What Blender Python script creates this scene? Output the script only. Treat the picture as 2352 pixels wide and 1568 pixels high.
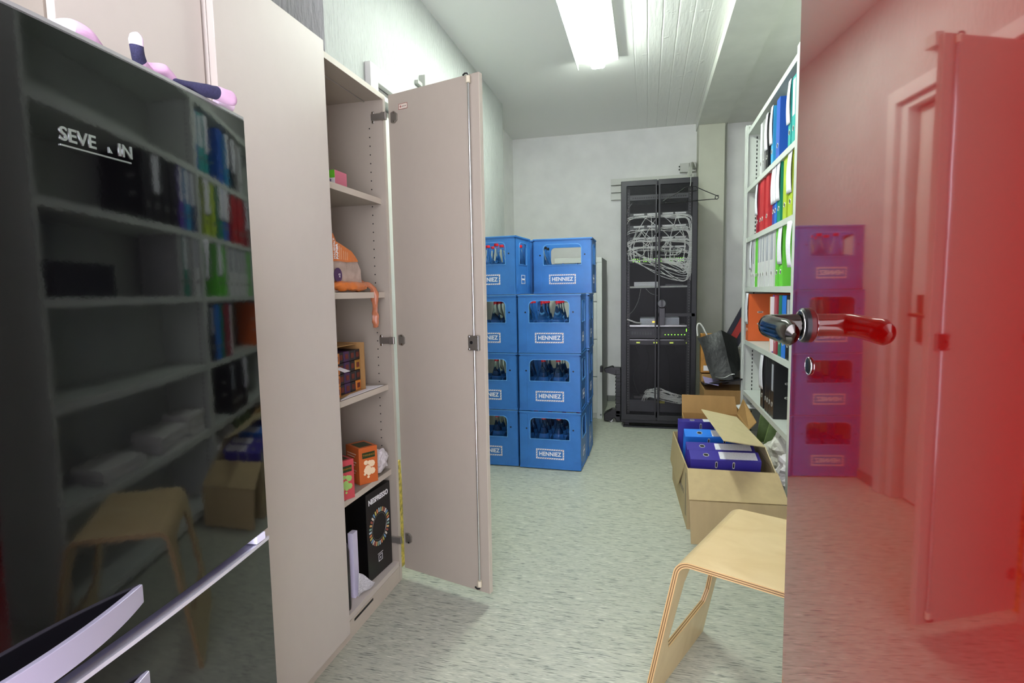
import bpy, bmesh, math, random
from mathutils import Vector, Matrix, noise
from mathutils.geometry import tessellate_polygon
PI = math.pi
S = bpy.context.scene
for o in list(bpy.data.objects): bpy.data.objects.remove(o)

# ------------------------------------------------------------------ camera
cam_d = bpy.data.cameras.new('camera'); cam = bpy.data.objects.new('camera', cam_d)
S.collection.objects.link(cam); S.camera = cam
R_ = Vector((0.97083691, 0.23912969, -0.01710802)); U_ = Vector((-0.00494579, 0.0913223, 0.99580911)); F_ = Vector((-0.23968987, 0.96668362, -0.08984175))
cam.matrix_world = Matrix(((R_.x, U_.x, -F_.x, 0), (R_.y, U_.y, -F_.y, 0), (R_.z, U_.z, -F_.z, 1.15), (0, 0, 0, 1)))
cam_d.sensor_width = 36; cam_d.lens = 36 * 1258.83 / 2352; cam_d.clip_start = .02
# ------------------------------------------------------------------ world + exposure
W = bpy.data.worlds.new('world'); S.world = W; W.use_nodes = True
W.node_tree.nodes['Background'].inputs[0].default_value = (.88, .85, 1.0, 1)
W.node_tree.nodes['Background'].inputs[1].default_value = 5.2
vs = S.view_settings; vs.view_transform = 'Standard'; vs.look = 'None'; vs.gamma = 1; vs.use_curve_mapping = False
vs.exposure = 0.80
LAMP = 39.0

# ------------------------------------------------------------------ materials
def lin(c):
    if isinstance(c, str):
        c = [int(c[i:i+2], 16)/255 for i in (0, 2, 4)]
    return tuple([x/12.92 if x <= .04045 else ((x+.055)/1.055)**2.4 for x in c]) + (1,)
MC = {}
def mat(name, col, rough=.5, metal=0, spec=.5, coat=0, trans=0, emit=0, alpha=1, ior=1.45, bump=None, var=None):
    """bump=(scale, strength, (sx,sy,sz)); var=(scale, amount, (sx,sy,sz)) colour variation of the surface itself"""
    if name in MC: return MC[name]
    m = bpy.data.materials.new(name); m.use_nodes = True; MC[name] = m
    nt = m.node_tree; b = nt.nodes['Principled BSDF']
    c = lin(col)
    b.inputs['Base Color'].default_value = c; b.inputs['Roughness'].default_value = rough
    b.inputs['Metallic'].default_value = metal; b.inputs['Specular IOR Level'].default_value = spec
    b.inputs['Coat Weight'].default_value = coat; b.inputs['Coat Roughness'].default_value = .03
    b.inputs['Transmission Weight'].default_value = trans; b.inputs['IOR'].default_value = ior
    b.inputs['Alpha'].default_value = alpha
    if emit:
        b.inputs['Emission Color'].default_value = c; b.inputs['Emission Strength'].default_value = emit
    def tex(sc, s3, detail=3):
        tc = nt.nodes.new('ShaderNodeTexCoord'); mp = nt.nodes.new('ShaderNodeMapping'); n = nt.nodes.new('ShaderNodeTexNoise')
        mp.inputs['Scale'].default_value = s3; n.inputs['Scale'].default_value = sc; n.inputs['Detail'].default_value = detail
        nt.links.new(tc.outputs['Object'], mp.inputs[0]); nt.links.new(mp.outputs[0], n.inputs['Vector']); return n
    if bump:
        n = tex(bump[0], bump[2] if len(bump) > 2 else (1, 1, 1)); bp = nt.nodes.new('ShaderNodeBump')
        bp.inputs['Strength'].default_value = bump[1]; bp.inputs['Distance'].default_value = bump[3] if len(bump) > 3 else .004
        nt.links.new(n.outputs[0], bp.inputs['Height']); nt.links.new(bp.outputs[0], b.inputs['Normal'])
        if coat and len(bump) <= 4: nt.links.new(bp.outputs[0], b.inputs['Coat Normal'])
    if var is None: var = (6, .04, (1, 1, 1))
    n = tex(var[0], var[2] if len(var) > 2 else (1, 1, 1)); r = nt.nodes.new('ShaderNodeMapRange')
    r.inputs['From Min'].default_value = .3; r.inputs['From Max'].default_value = .7
    r.inputs['To Min'].default_value = 1-var[1]; r.inputs['To Max'].default_value = 1+var[1]
    mx = nt.nodes.new('ShaderNodeVectorMath'); mx.operation = 'SCALE'; mx.inputs[0].default_value = c[:3]
    nt.links.new(n.outputs[0], r.inputs['Value']); nt.links.new(r.outputs[0], mx.inputs['Scale']); nt.links.new(mx.outputs[0], b.inputs['Base Color'])
    return m

def floor_mat():
    m = bpy.data.materials.new('linoleum'); m.use_nodes = True; nt = m.node_tree; b = nt.nodes['Principled BSDF']; L = nt.links.new
    tc = nt.nodes.new('ShaderNodeTexCoord')
    def nz(scale, s3, det=3, rot=0, dist=0.0):
        mp = nt.nodes.new('ShaderNodeMapping'); mp.inputs['Scale'].default_value = s3; mp.inputs['Rotation'].default_value = (0, 0, rot)
        n = nt.nodes.new('ShaderNodeTexNoise'); n.inputs['Scale'].default_value = scale; n.inputs['Detail'].default_value = det; n.inputs['Distortion'].default_value = dist
        L(tc.outputs['Object'], mp.inputs[0]); L(mp.outputs[0], n.inputs['Vector']); return n.outputs[0]
    def ramp(src, a, c1, bb, c2):
        r = nt.nodes.new('ShaderNodeValToRGB'); r.color_ramp.elements[0].position = a; r.color_ramp.elements[0].color = c1
        r.color_ramp.elements[1].position = bb; r.color_ramp.elements[1].color = c2; L(src, r.inputs[0]); return r.outputs[0]
    def mix(a, bb, f):
        x = nt.nodes.new('ShaderNodeMix'); x.data_type = 'RGBA'; L(f, x.inputs['Factor'])
        for s, v in ((6, a), (7, bb)):
            if isinstance(v, tuple): x.inputs[s].default_value = v
            else: L(v, x.inputs[s])
        return x.outputs[2]
    base = ramp(nz(9, (1, 5, 1), 5), .3, lin('a5aa9a'), .72, lin('c0c3af'))
    fine = ramp(nz(30, (1, 8, 1), 4, .05), .35, lin('a3a89a'), .68, lin('c8cbb9'))
    c = mix(base, fine, ramp(nz(3, (1, 1, 1)), .2, (.35,)*3+(1,), .8, (.65,)*3+(1,)))
    c = mix(c, lin('5f665f'), ramp(nz(15, (1, 13, 1), 2, .04, .3), .60, (0, 0, 0, 1), .66, (.8,)*3+(1,)))
    c = mix(c, lin('454b45'), ramp(nz(22, (1, 14, 1), 2, -.05, .2), .62, (0, 0, 0, 1), .68, (.85,)*3+(1,)))
    c = mix(c, lin('dfe0d0'), ramp(nz(17, (1.1, 15, 1), 2, .06, .2), .62, (0, 0, 0, 1), .69, (.9,)*3+(1,)))
    L(c, b.inputs['Base Color']); b.inputs['Roughness'].default_value = .38; b.inputs['Specular IOR Level'].default_value = .35
    return m

def ceiling_mat():
    m = bpy.data.materials.new('painted_board_concrete'); m.use_nodes = True; nt = m.node_tree; b = nt.nodes['Principled BSDF']; L = nt.links.new
    b.inputs['Base Color'].default_value = lin('eff0ea'); b.inputs['Roughness'].default_value = .38
    tc = nt.nodes.new('ShaderNodeTexCoord'); sp = nt.nodes.new('ShaderNodeSeparateXYZ'); L(tc.outputs['Object'], sp.inputs[0])
    def M(op, a, c=None):
        n = nt.nodes.new('ShaderNodeMath'); n.operation = op
        for i, v in enumerate((a, c)):
            if v is None: continue
            if isinstance(v, (int, float)): n.inputs[i].default_value = v
            else: L(v, n.inputs[i])
        return n.outputs[0]
    wob = nt.nodes.new('ShaderNodeTexNoise'); wob.inputs['Scale'].default_value = 3; L(tc.outputs['Object'], wob.inputs['Vector'])
    x = M('ADD', sp.outputs[0], M('MULTIPLY', wob.outputs[0], .012))
    fr = M('FRACT', M('MULTIPLY', x, 11.5)); groove = M('SUBTRACT', 1.0, M('MINIMUM', M('MULTIPLY', M('MINIMUM', fr, M('SUBTRACT', 1.0, fr)), 14.0), 1.0))
    mk = nt.nodes.new('ShaderNodeMapRange'); L(sp.outputs[0], mk.inputs['Value']); mk.inputs['From Min'].default_value = -.18; mk.inputs['From Max'].default_value = -.02
    mp = nt.nodes.new('ShaderNodeMapping'); mp.inputs['Scale'].default_value = (1, .12, 1); L(tc.outputs['Object'], mp.inputs[0])
    g = nt.nodes.new('ShaderNodeTexNoise'); g.inputs['Scale'].default_value = 55; g.inputs['Detail'].default_value = 4; L(mp.outputs[0], g.inputs['Vector'])
    v = nt.nodes.new('ShaderNodeTexNoise'); v.inputs['Scale'].default_value = 9; v.inputs['Detail'].default_value = 5; L(tc.outputs['Object'], v.inputs['Vector'])
    spk = M('MAXIMUM', M('SUBTRACT', v.outputs[0], .66), 0.0)
    h = M('ADD', M('MULTIPLY', M('ADD', M('SUBTRACT', M('MULTIPLY', g.outputs[0], .55), M('MULTIPLY', groove, .6)), M('MULTIPLY', spk, 9.0)), mk.outputs[0]), M('MULTIPLY', v.outputs[0], .25))
    bp = nt.nodes.new('ShaderNodeBump'); bp.inputs['Strength'].default_value = .8; bp.inputs['Distance'].default_value = .005; L(h, bp.inputs['Height']); L(bp.outputs[0], b.inputs['Normal'])
    return m

def mesh_mat():
    m = bpy.data.materials.new('perforated_black_steel'); m.use_nodes = True; nt = m.node_tree; b = nt.nodes['Principled BSDF']; L = nt.links.new
    b.inputs['Base Color'].default_value = lin('101113'); b.inputs['Roughness'].default_value = .45
    tc = nt.nodes.new('ShaderNodeTexCoord'); sp = nt.nodes.new('ShaderNodeSeparateXYZ'); L(tc.outputs['Object'], sp.inputs[0])
    def M(op, a, c=None):
        n = nt.nodes.new('ShaderNodeMath'); n.operation = op
        for i, v in enumerate((a, c)):
            if v is None: continue
            if isinstance(v, (int, float)): n.inputs[i].default_value = v
            else: L(v, n.inputs[i])
        return n.outputs[0]
    k = 1/.0072
    row = M('FLOOR', M('MULTIPLY', sp.outputs[2], k))
    xs = M('ADD', M('MULTIPLY', sp.outputs[0], k), M('MULTIPLY', row, .5))
    fx = M('SUBTRACT', M('FRACT', xs), .5); fz = M('SUBTRACT', M('FRACT', M('MULTIPLY', sp.outputs[2], k)), .5)
    d = M('SQRT', M('ADD', M('MULTIPLY', fx, fx), M('MULTIPLY', fz, fz)))
    L(M('GREATER_THAN', d, .468), b.inputs['Alpha'])
    return m

def ply_edge_mat():
    m = bpy.data.materials.new('plywood_edge'); m.use_nodes = True; b = m.node_tree.nodes['Principled BSDF']
    b.inputs['Base Color'].default_value = lin('a37b45'); b.inputs['Roughness'].default_value = .55
    return m

def birch_mat():
    m = bpy.data.materials.new('birch_veneer'); m.use_nodes = True; nt = m.node_tree; b = nt.nodes['Principled BSDF']; L = nt.links.new
    tc = nt.nodes.new('ShaderNodeTexCoord'); mp = nt.nodes.new('ShaderNodeMapping'); mp.inputs['Scale'].default_value = (1, 1.6, 1); L(tc.outputs['Object'], mp.inputs[0])
    n = nt.nodes.new('ShaderNodeTexNoise'); n.inputs['Scale'].default_value = 6; n.inputs['Detail'].default_value = 6; n.inputs['Distortion'].default_value = .8; L(mp.outputs[0], n.inputs['Vector'])
    r = nt.nodes.new('ShaderNodeValToRGB'); r.color_ramp.elements[0].position = .3; r.color_ramp.elements[0].color = lin('d9bf8a'); r.color_ramp.elements[1].position = .7; r.color_ramp.elements[1].color = lin('e6cf9c')
    L(n.outputs[0], r.inputs[0]); L(r.outputs[0], b.inputs['Base Color']); b.inputs['Roughness'].default_value = .33
    return m

FLOOR = floor_mat(); CEIL = ceiling_mat(); MESH = mesh_mat(); BIRCH = birch_mat(); PLY = ply_edge_mat()
WALL = mat('white_wall_paint', 'eeefea', .6, bump=(18, .25, (1, 1, 1), .004))
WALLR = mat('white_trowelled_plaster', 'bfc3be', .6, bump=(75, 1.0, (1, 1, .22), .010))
CREAM = mat('cream_duct_paint', 'c9cbb8', .5)
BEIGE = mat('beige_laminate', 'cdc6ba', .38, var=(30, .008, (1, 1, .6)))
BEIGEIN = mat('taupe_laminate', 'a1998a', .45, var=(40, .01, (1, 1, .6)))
EDGE = mat('cream_edge_band', 'c8bfae', .4)
GRAY = mat('light_grey_steel', 'cbd0c8', .42)
GRAY2 = mat('grey_steel_cabinet', 'd2d6cf', .4)
WHITE = mat('white_paper', 'ececec', .6, var=(9, .03))
PAPERW = mat('sheet_stack', 'dcdcd4', .7, bump=(300, .5, (1, 20, 1), .001), var=(200, .12, (.2, 1, .2)))
BLACK = mat('black_plastic', '0c0c0d', .32)
BLACKM = mat('black_steel', '2b2c2e', .4)
CHROME = mat('chrome', 'd8d8d8', .14, metal=1)
STEEL = mat('zinc_steel', 'a9aaa6', .32, metal=1)
REDD = mat('red_gloss_lacquer', '6c0202', .05, spec=.2, coat=1, ior=1.5, bump=(6, .05, (1, 1, .5), .002))
MC['red_gloss_lacquer'].node_tree.nodes['Principled BSDF'].inputs['Coat IOR'].default_value = 1.85
REDE = mat('door_edge_lacquer', 'c9a9a4', .3)
FBLK = mat('black_glass_front', '060607', .05, spec=.5, ior=1.75, coat=0, bump=(70, .03, (1, 1, 1), .001))
SILV = mat('silver_lilac_metal', 'aeabbd', .28, metal=.35)
BLUEC = mat('blue_crate_plastic', '3575bd', .33, var=(14, .07))
BLUED = mat('dark_blue_crate_grid', '2a66ab', .4)
RED = mat('red_cap', 'c8202c', .35)
CARD = mat('cardboard', 'b39f74', .75, var=(25, .05, (1, 1, .3)), bump=(200, .15, (1, 1, .05), .0008))
CARDB = mat('brown_cardboard', 'a8824f', .75, var=(25, .05, (1, 1, .3)))
CARDL = mat('pale_cardboard', 'cbbb90', .7, var=(18, .03))
GLASS = mat('bottle_glass', 'f0fafa', .04, trans=1, ior=1.2)
CABLE = mat('pale_grey_cable', 'f0f2ee', .4)
CABLED = mat('dark_cable', '1a1b1c', .4)
RACKB = mat('rack_black', '18191b', .42)
GREENL = mat('green_led', '8dff3a', .4, emit=2.2)
AMBER = mat('amber_led', 'ffb030', .4, emit=2.0)

# ------------------------------------------------------------------ builders
class B:
    def __init__(s): s.b = bmesh.new(); s.mi = 0
    def _v(s, co, M):
        return s.b.verts.new(M @ Vector(co) if M else Vector(co))
    def face(s, vs):
        try: f = s.b.faces.new(vs); f.material_index = s.mi; return f
        except ValueError: return None
    def box(s, x0, y0, z0, x1, y1, z1, M=None):
        x0, x1 = sorted((x0, x1)); y0, y1 = sorted((y0, y1)); z0, z1 = sorted((z0, z1))
        v = [s._v(c, M) for c in ((x0, y0, z0), (x1, y0, z0), (x1, y1, z0), (x0, y1, z0), (x0, y0, z1), (x1, y0, z1), (x1, y1, z1), (x0, y1, z1))]
        for q in ((3, 2, 1, 0), (4, 5, 6, 7), (0, 1, 5, 4), (1, 2, 6, 5), (2, 3, 7, 6), (3, 0, 4, 7)): s.face([v[i] for i in q])
        return s
    def hexa(s, pts, M=None):
        v = [s._v(c, M) for c in pts]
        for q in ((3, 2, 1, 0), (4, 5, 6, 7), (0, 1, 5, 4), (1, 2, 6, 5), (2, 3, 7, 6), (3, 0, 4, 7)): s.face([v[i] for i in q])
        return s
    def slab(s, quad, t):
        """a sheet from four corners with real thickness t"""
        q = [Vector(p) for p in quad]; n = (q[1]-q[0]).cross(q[3]-q[0]).normalized()*t
        return s.hexa([p-n for p in q]+[p for p in q])
    def plate(s, loops, t, M):
        """2D loops (outer, holes...) in local XY, extruded 0..t along local Z of M"""
        lv = [[Vector((x, y, 0)) for x, y in l] for l in loops]
        tri = tessellate_polygon(lv); flat = [p for l in lv for p in l]
        lo = [s._v(p, M) for p in flat]; hi = [s._v((p.x, p.y, t), M) for p in flat]
        for a, c, d in tri:
            A = (flat[c]-flat[a]).cross(flat[d]-flat[a]).z
            if A < 0: a, c, d = a, d, c
            s.face([hi[a], hi[c], hi[d]]); s.face([lo[d], lo[c], lo[a]])
        i = 0
        for l in lv:
            n = len(l)
            for k in range(n):
                a, c = i+k, i+(k+1) % n; s.face([lo[a], lo[c], hi[c], hi[a]])
            i += n
        return s
    def tube(s, pts, r, seg=8, cap=True, M=None, closed=False):
        P = [Vector(p) for p in pts]; n = len(P); rings = []; up = Vector((0, 0, 1)); prev = None
        for i, p in enumerate(P):
            a = P[(i-1) % n] if (i or closed) else P[0]; c = P[(i+1) % n] if (i < n-1 or closed) else P[-1]
            t = (c-a); t = t.normalized() if t.length > 1e-9 else Vector((0, 0, 1))
            if prev is None:
                u = t.orthogonal().normalized() if abs(t.z) > .95 else t.cross(up).normalized()
            else:
                u = prev-t*prev.dot(t); u = u.normalized() if u.length > 1e-6 else t.orthogonal().normalized()
            prev = u; w = t.cross(u); rr = r[i] if isinstance(r, (list, tuple)) else r
            ra, rb = rr if isinstance(rr, tuple) else (rr, rr)
            rings.append([s._v(p+u*math.cos(2*PI*k/seg)*ra+w*math.sin(2*PI*k/seg)*rb, M) for k in range(seg)])
        m = n if closed else n-1
        for i in range(m):
            A, C = rings[i], rings[(i+1) % n]
            for k in range(seg): s.face([A[k], A[(k+1) % seg], C[(k+1) % seg], C[k]])
        if cap and not closed: s.face(rings[0][::-1]); s.face(rings[-1])
        return s
    def cyl(s, a, c, r, seg=16, M=None): return s.tube([a, c], r, seg, True, M)
    def lathe(s, prof, seg=14, M=None, cap=True):
        rings = [[s._v((r*math.cos(2*PI*k/seg), r*math.sin(2*PI*k/seg), z), M) for k in range(seg)] for r, z in prof]
        for A, C in zip(rings, rings[1:]):
            for k in range(seg): s.face([A[k], A[(k+1) % seg], C[(k+1) % seg], C[k]])
        if cap: s.face(rings[0][::-1]); s.face(rings[-1])
        return s
    def done(s, name, mats, parent=None, bevel=0, smooth=False, label=None, seg=2):
        me = bpy.data.meshes.new(name)
        if not smooth or bevel: bmesh.ops.recalc_face_normals(s.b, faces=s.b.faces)
        else: bmesh.ops.recalc_face_normals(s.b, faces=s.b.faces)
        s.b.to_mesh(me); s.b.free()
        for m in (mats if isinstance(mats, (list, tuple)) else [mats]): me.materials.append(m)
        if smooth:
            me.polygons.foreach_set('use_smooth', [True]*len(me.polygons))
            try: me.set_sharp_from_angle(angle=math.radians(38))
            except Exception: pass
        o = bpy.data.objects.new(name, me); S.collection.objects.link(o)
        if parent: o.parent = parent
        if bevel:
            md = o.modifiers.new('bevel', 'BEVEL'); md.width = bevel; md.segments = seg; md.limit_method = 'ANGLE'; md.angle_limit = math.radians(50)
        if label: o['label'] = label
        return o

def tag(o, label=None, cat=None, group=None, kind=None):
    if label: o['label'] = label
    if cat: o['category'] = cat
    if group: o['group'] = group
    if kind: o['kind'] = kind
    return o
def thing(name, label, cat, loc=(0, 0, 0), rz=0, group=None, rot=None):
    o = bpy.data.objects.new(name, None); S.collection.objects.link(o); o.location = loc
    o.rotation_euler = rot if rot else (0, 0, rz); o.empty_display_size = .05
    return tag(o, label, cat, group)
def struct(o): o['kind'] = 'structure'; return o
def dup(root, loc, rz=0, label=None, group=None, rot=None):
    r = root.copy(); S.collection.objects.link(r); r.location = loc; r.rotation_euler = rot if rot else (0, 0, rz)
    if label: r['label'] = label
    if group: r['group'] = group
    for ch in list(root.children):
        c = ch.copy(); S.collection.objects.link(c); c.parent = r
        for g in ch.children:
            d = g.copy(); S.collection.objects.link(d); d.parent = c
    return r
def frame(ox, xa, ya):
    """matrix with local X=xa, local Y=ya, Z=xa×ya at ox"""
    xa = Vector(xa).normalized(); ya = Vector(ya).normalized(); za = xa.cross(ya).normalized()
    m = Matrix((xa, ya, za)).transposed().to_4x4(); m.translation = Vector(ox); return m
def text(name, s, M, size, m, parent=None, bold=0.0, depth=.0006, align='LEFT', space=1.0, sx=1.0):
    cu = bpy.data.curves.new(name, 'FONT'); cu.body = s; cu.size = size; cu.offset = bold; cu.extrude = depth; cu.align_x = align; cu.align_y = 'CENTER'
    cu.space_character = space; cu.resolution_u = 3
    t = bpy.data.objects.new(name, cu); me = bpy.data.meshes.new_from_object(t); bpy.data.objects.remove(t)
    me.transform(M @ Matrix.Diagonal((sx, 1, 1, 1))); me.materials.clear(); me.materials.append(m); me.name = name
    o = bpy.data.objects.new(name, me); S.collection.objects.link(o)
    if parent: o.parent = parent
    return o
def smooth_path(P, n=6):
    P = [Vector(p) for p in P]; Q = [P[0]]+P+[P[-1]]; out = []
    for i in range(1, len(Q)-2):
        a, b_, c, d = Q[i-1], Q[i], Q[i+1], Q[i+2]
        for k in range(n):
            t = k/n; out.append(.5*((2*b_)+(c-a)*t+(2*a-5*b_+4*c-d)*t*t+(3*b_-a-3*c+d)*t**3))
    out.append(P[-1]); return out
def rrect(x0, y0, x1, y1, r=(0, 0, 0, 0), n=5):
    """ccw rounded rectangle, radii for bl, br, tr, tl"""
    out = []
    for (cx, cy, a0, rr) in ((x0, y0, PI, r[0]), (x1, y0, 1.5*PI, r[1]), (x1, y1, 0, r[2]), (x0, y1, .5*PI, r[3])):
        if rr <= 0: out.append((cx, cy)); continue
        ox = cx+(rr if cx == x0 else -rr); oy = cy+(rr if cy == y0 else -rr)
        for k in range(n+1):
            a = a0+.5*PI*k/n; out.append((ox+rr*math.cos(a), oy+rr*math.sin(a)))
    return out
def circ(cx, cy, r, n=14): return [(cx+r*math.cos(2*PI*k/n), cy+r*math.sin(2*PI*k/n)) for k in range(n)]

# ================================================================== SETTING
HC = 2.73; BY = 5.72
struct(B().box(-1.6, -.35, -.1, 1.2, 5.9, 0).done('floor', FLOOR))
struct(B().box(-1.6, -.35, HC, 1.2, 5.9, HC+.12).done('ceiling', CEIL))
struct(B().box(-1.55, -.15, 0, -1.45, 1.955, HC).done('wall_left', WALLR))
w = B().box(-1.55, 1.955, 0, -1.20, 2.33, HC); w.box(-1.55, 2.33, 2.10, -1.20, 3.16, HC); w.box(-1.55, 3.16, 0, -1.20, 4.64, HC); w.box(-1.55, 2.33, 0, -1.30, 3.16, 2.10)
struct(w.done('wall_left_projecting', WALLR))
struct(B().box(-1.55, 4.64, 0, -1.375, BY, HC).done('wall_left_recess', WALL))
struct(B().box(-1.6, BY, 0, 1.2, BY+.12, HC).done('wall_back', WALL))
struct(B().box(1.06, -.15, 0, 1.16, BY, HC).done('wall_right', WALL))
w = B().box(-1.55, -.27, 0, -.95, -.15, HC); w.box(.34, -.27, 0, 1.16, -.15, HC); w.box(-.95, -.27, 2.3, .34, -.15, HC)
struct(w.done('wall_front', WALL))
struct(B().box(.445, -.15, HC-.07, .70, BY, HC).done('trim_1', mat('beam_paint', 'dfe1d8', .5)))
tr = struct(B().box(.70, -.15, HC-.02, 1.06, BY, HC).done('trim_2', mat('beam_paint', 'dfe1d8', .5)))
struct(B().box(.455, 5.50, 0, .685, BY, HC-.07).done('trim_3', CREAM, bevel=.004))
struct(B().box(.692, 5.6, 0, .715, BY, HC-.02).done('trim_4', mat('pipe_grey', 'a9aca0', .5)))
BB = mat('grey_baseboard', '7d807b', .5)
struct(B().box(-1.375, BY-.012, 0, .455, BY, .06).done('baseboard_back', BB, bevel=.003))
struct(B().box(-1.2, 3.2, 0, -1.188, 4.64, .06).done('baseboard_left', BB, bevel=.003))
# ---- door in the left wall (frame visible over the cabinet, leaf + handle in the red door's reflection)
d1 = B(); d1.box(-1.29, 2.40, .01, -1.25, 3.08, 2.04); d1 = struct(d1.done('door_1', mat('door_white', 'dcdcd4', .45), bevel=.003))
f = B(); f.box(-1.2, 2.26, 0, -1.172, 2.33, 2.16); f.box(-1.2, 3.16, 0, -1.172, 3.23, 2.16); f.box(-1.2, 2.33, 2.09, -1.172, 3.16, 2.16)
f.box(-1.30, 2.33, 0, -1.2, 2.39, 2.09); f.box(-1.30, 3.10, 0, -1.2, 3.16, 2.09); f.box(-1.30, 2.39, 2.05, -1.2, 3.10, 2.09)
struct(f.done('door_1_frame', mat('door_frame_white', 'dfdfda', .45), bevel=.003)).parent = d1
h = B(); h.box(-1.25, 2.985, .86, -1.242, 3.025, 1.10); h.cyl((-1.245, 3.005, 1.0), (-1.20, 3.005, 1.0), .009); h.tube([(-1.20, 3.01, 1.0), (-1.197, 2.95, .998), (-1.20, 2.875, .995)], .009, 10)
h.done('door_handle', mat('aged_brass', '8d7a55', .3, metal=1), d1, smooth=True)
tag(B().box(-1.2, 2.86, 2.26, -1.165, 2.93, 2.32).box(-1.2, 2.80, 2.255, -1.18, 2.86, 2.275).done('wall_bracket', mat('bracket_grey', 'a8aaa2', .5), bevel=.002), 'small grey metal bracket on the left wall above the open cabinet door', 'bracket')

# ---- red door, hinged beside the camera, standing open
n_ = Vector((.9969, .0788, 0)); t_ = Vector((-.0788, .9969, 0))
rd = thing('door_2', None, None, tuple(n_*.2961+t_*(-.09)), 0); rd['kind'] = 'structure'
rd.rotation_euler = (0, 0, math.atan2(.0788, .9969))     # local X = away from the aisle, local Y = along the leaf
LW = 1.0175                                              # leaf reaches the closing edge
leaf = B().box(0, 0, .008, .042, LW, 2.06).done('door_leaf', REDD, rd, bevel=.002, seg=3)
struct(leaf)
B().box(.002, LW, .01, .040, LW+.0018, 2.058).done('edge_band', REDE, rd)
hy = .955; hz = 1.094
hd = B(); hd.lathe([(.0255, 0), (.0255, .006), (.023, .0085), (.0, .0085)], 28, frame((0, hy, hz), (0, 1, 0), (0, 0, 1)) @ Matrix.Rotation(PI, 4, 'Y'))
hd = hd.done('handle_rose', BLACK, rd, smooth=True)
rg = B(); rg.tube([(-.0088, hy+.0215*math.cos(a*PI/16), hz+.0215*math.sin(a*PI/16)) for a in range(32)], .0011, 8, closed=True)
rg.done('rose_ring', CHROME, hd, smooth=True)
BNI = mat('black_nickel', '55534e', .10, metal=1)
lv = B(); path = [(-.008, hy, hz), (-.036, hy, hz), (-.048, hy-.002, hz), (-.0555, hy-.009, hz), (-.0575, hy-.020, hz), (-.0575, hy-.050, hz-.001), (-.057, hy-.080, hz-.002), (-.0565, hy-.104, hz-.003), (-.056, hy-.116, hz-.004), (-.0555, hy-.121, hz-.006)]
lv.tube(path, [(.0165, .0165), (.0165, .0165), (.0160, .0165), (.0135, .0165), (.0115, .0165), (.0110, .0165), (.0110, .0168), (.0108, .0170), (.009, .013), (.003, .005)], 24)
lv.done('lever', BNI, hd, smooth=True)
ky = .937; kz = 1.036
kk = B().lathe([(.0118, 0), (.0118, .0020), (.0105, .0026), (.0, .0026)], 26, frame((0, ky, kz), (0, 1, 0), (0, 0, 1)) @ Matrix.Rotation(PI, 4, 'Y')).done('key_cover', BLACK, rd, smooth=True)
B().tube([(-.0018, ky+.0122*math.cos(a*PI/16), kz+.0122*math.sin(a*PI/16)) for a in range(32)], .0009, 8, closed=True).done('cover_ring', CHROME, kk, smooth=True)

# ---- ceiling lamp
def lamp(y0, y1, x0=-.475, label='', power=LAMP):
    t = thing('ceiling_light', label, 'light', (x0, y0, HC))
    L_ = y1-y0
    B().box(0, 0, -.03, .28, L_, 0).box(0, 0, -.070, .006, L_, -.03).done('housing', mat('lamp_housing_white', 'd9dad6', .4), t, bevel=.002)
    B().box(.095, .02, -.085, .190, L_-.02, -.031).done('tube', mat('fluorescent_tube', 'f4fff6', .4, emit=power), t, bevel=.018, seg=4)
lamp(2.45, 3.93, label='long fluorescent ceiling light glowing white above the aisle')

# ================================================================== FRIDGE
fr = thing('fridge', 'black glossy fridge freezer with silver bow handles, left foreground', 'fridge', (-.611, .760, .020), math.radians(4.2))
FBODY = mat('fridge_side_dark', '17171a', .35)
B().box(-.56, -.55, .02, -.062, -.005, 1.405).done('body', FBODY, fr, bevel=.004)
B().box(-.56, -.55, 1.400, -.052, -.002, 1.4085).done('lid', mat('fridge_lid_grey', '9b9c98', .4), fr, bevel=.003)
def bowed(z0, z1, sag=.010, th=.05, wd=.55, dx=0):
    b_ = B(); N = 40; fr_ = []
    for i in range(N+1):
        y = -wd*i/N; u = 2*i/N-1; x = sag*(1-u*u)-sag*.0
        fr_.append((x-sag*.35+dx, y))
    for i in range(N):
        (xa, ya), (xb, yb) = fr_[i], fr_[i+1]
        if i == 0: A = [b_._v((xa, ya, z0), None), b_._v((xa, ya, z1), None), b_._v((-th, ya, z0), None), b_._v((-th, ya, z1), None)]; st = A
        C = [b_._v((xb, yb, z0), None), b_._v((xb, yb, z1), None), b_._v((-th, yb, z0), None), b_._v((-th, yb, z1), None)]
        b_.face([A[0], A[1], C[1], C[0]]); b_.face([A[2], C[2], C[3], A[3]]); b_.face([A[1], A[3], C[3], C[1]]); b_.face([A[0], C[0], C[2], A[2]]); A = C
    b_.face([st[0], st[2], st[3], st[1]]); b_.face([A[0], A[1], A[3], A[2]])
    return b_
ud = bowed(.745, 1.405).done('upper_door', FBLK, fr, smooth=True)
ld = bowed(.04, .728).done('lower_door', FBLK, fr, smooth=True)
bowed(.7275, .7302, dx=-.0006).done('top_strip', mat('lilac_grey_strip', '8d90a8', .3), ld)
bowed(.7255, .7310, th=.004, dx=.0014).done('front_trim', mat('bright_trim', 'd8d8e0', .25, metal=.5), ld)
bowed(1.403, 1.409, th=.05).done('top_trim', mat('trim_silver', 'b4b6b4', .3, metal=.6), ud)
B().box(-.05, -.035, .732, .0, -.012, .7445).done('hinge_cap', mat('hinge_white', 'd8dcea', .4), ud, bevel=.001)
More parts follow.
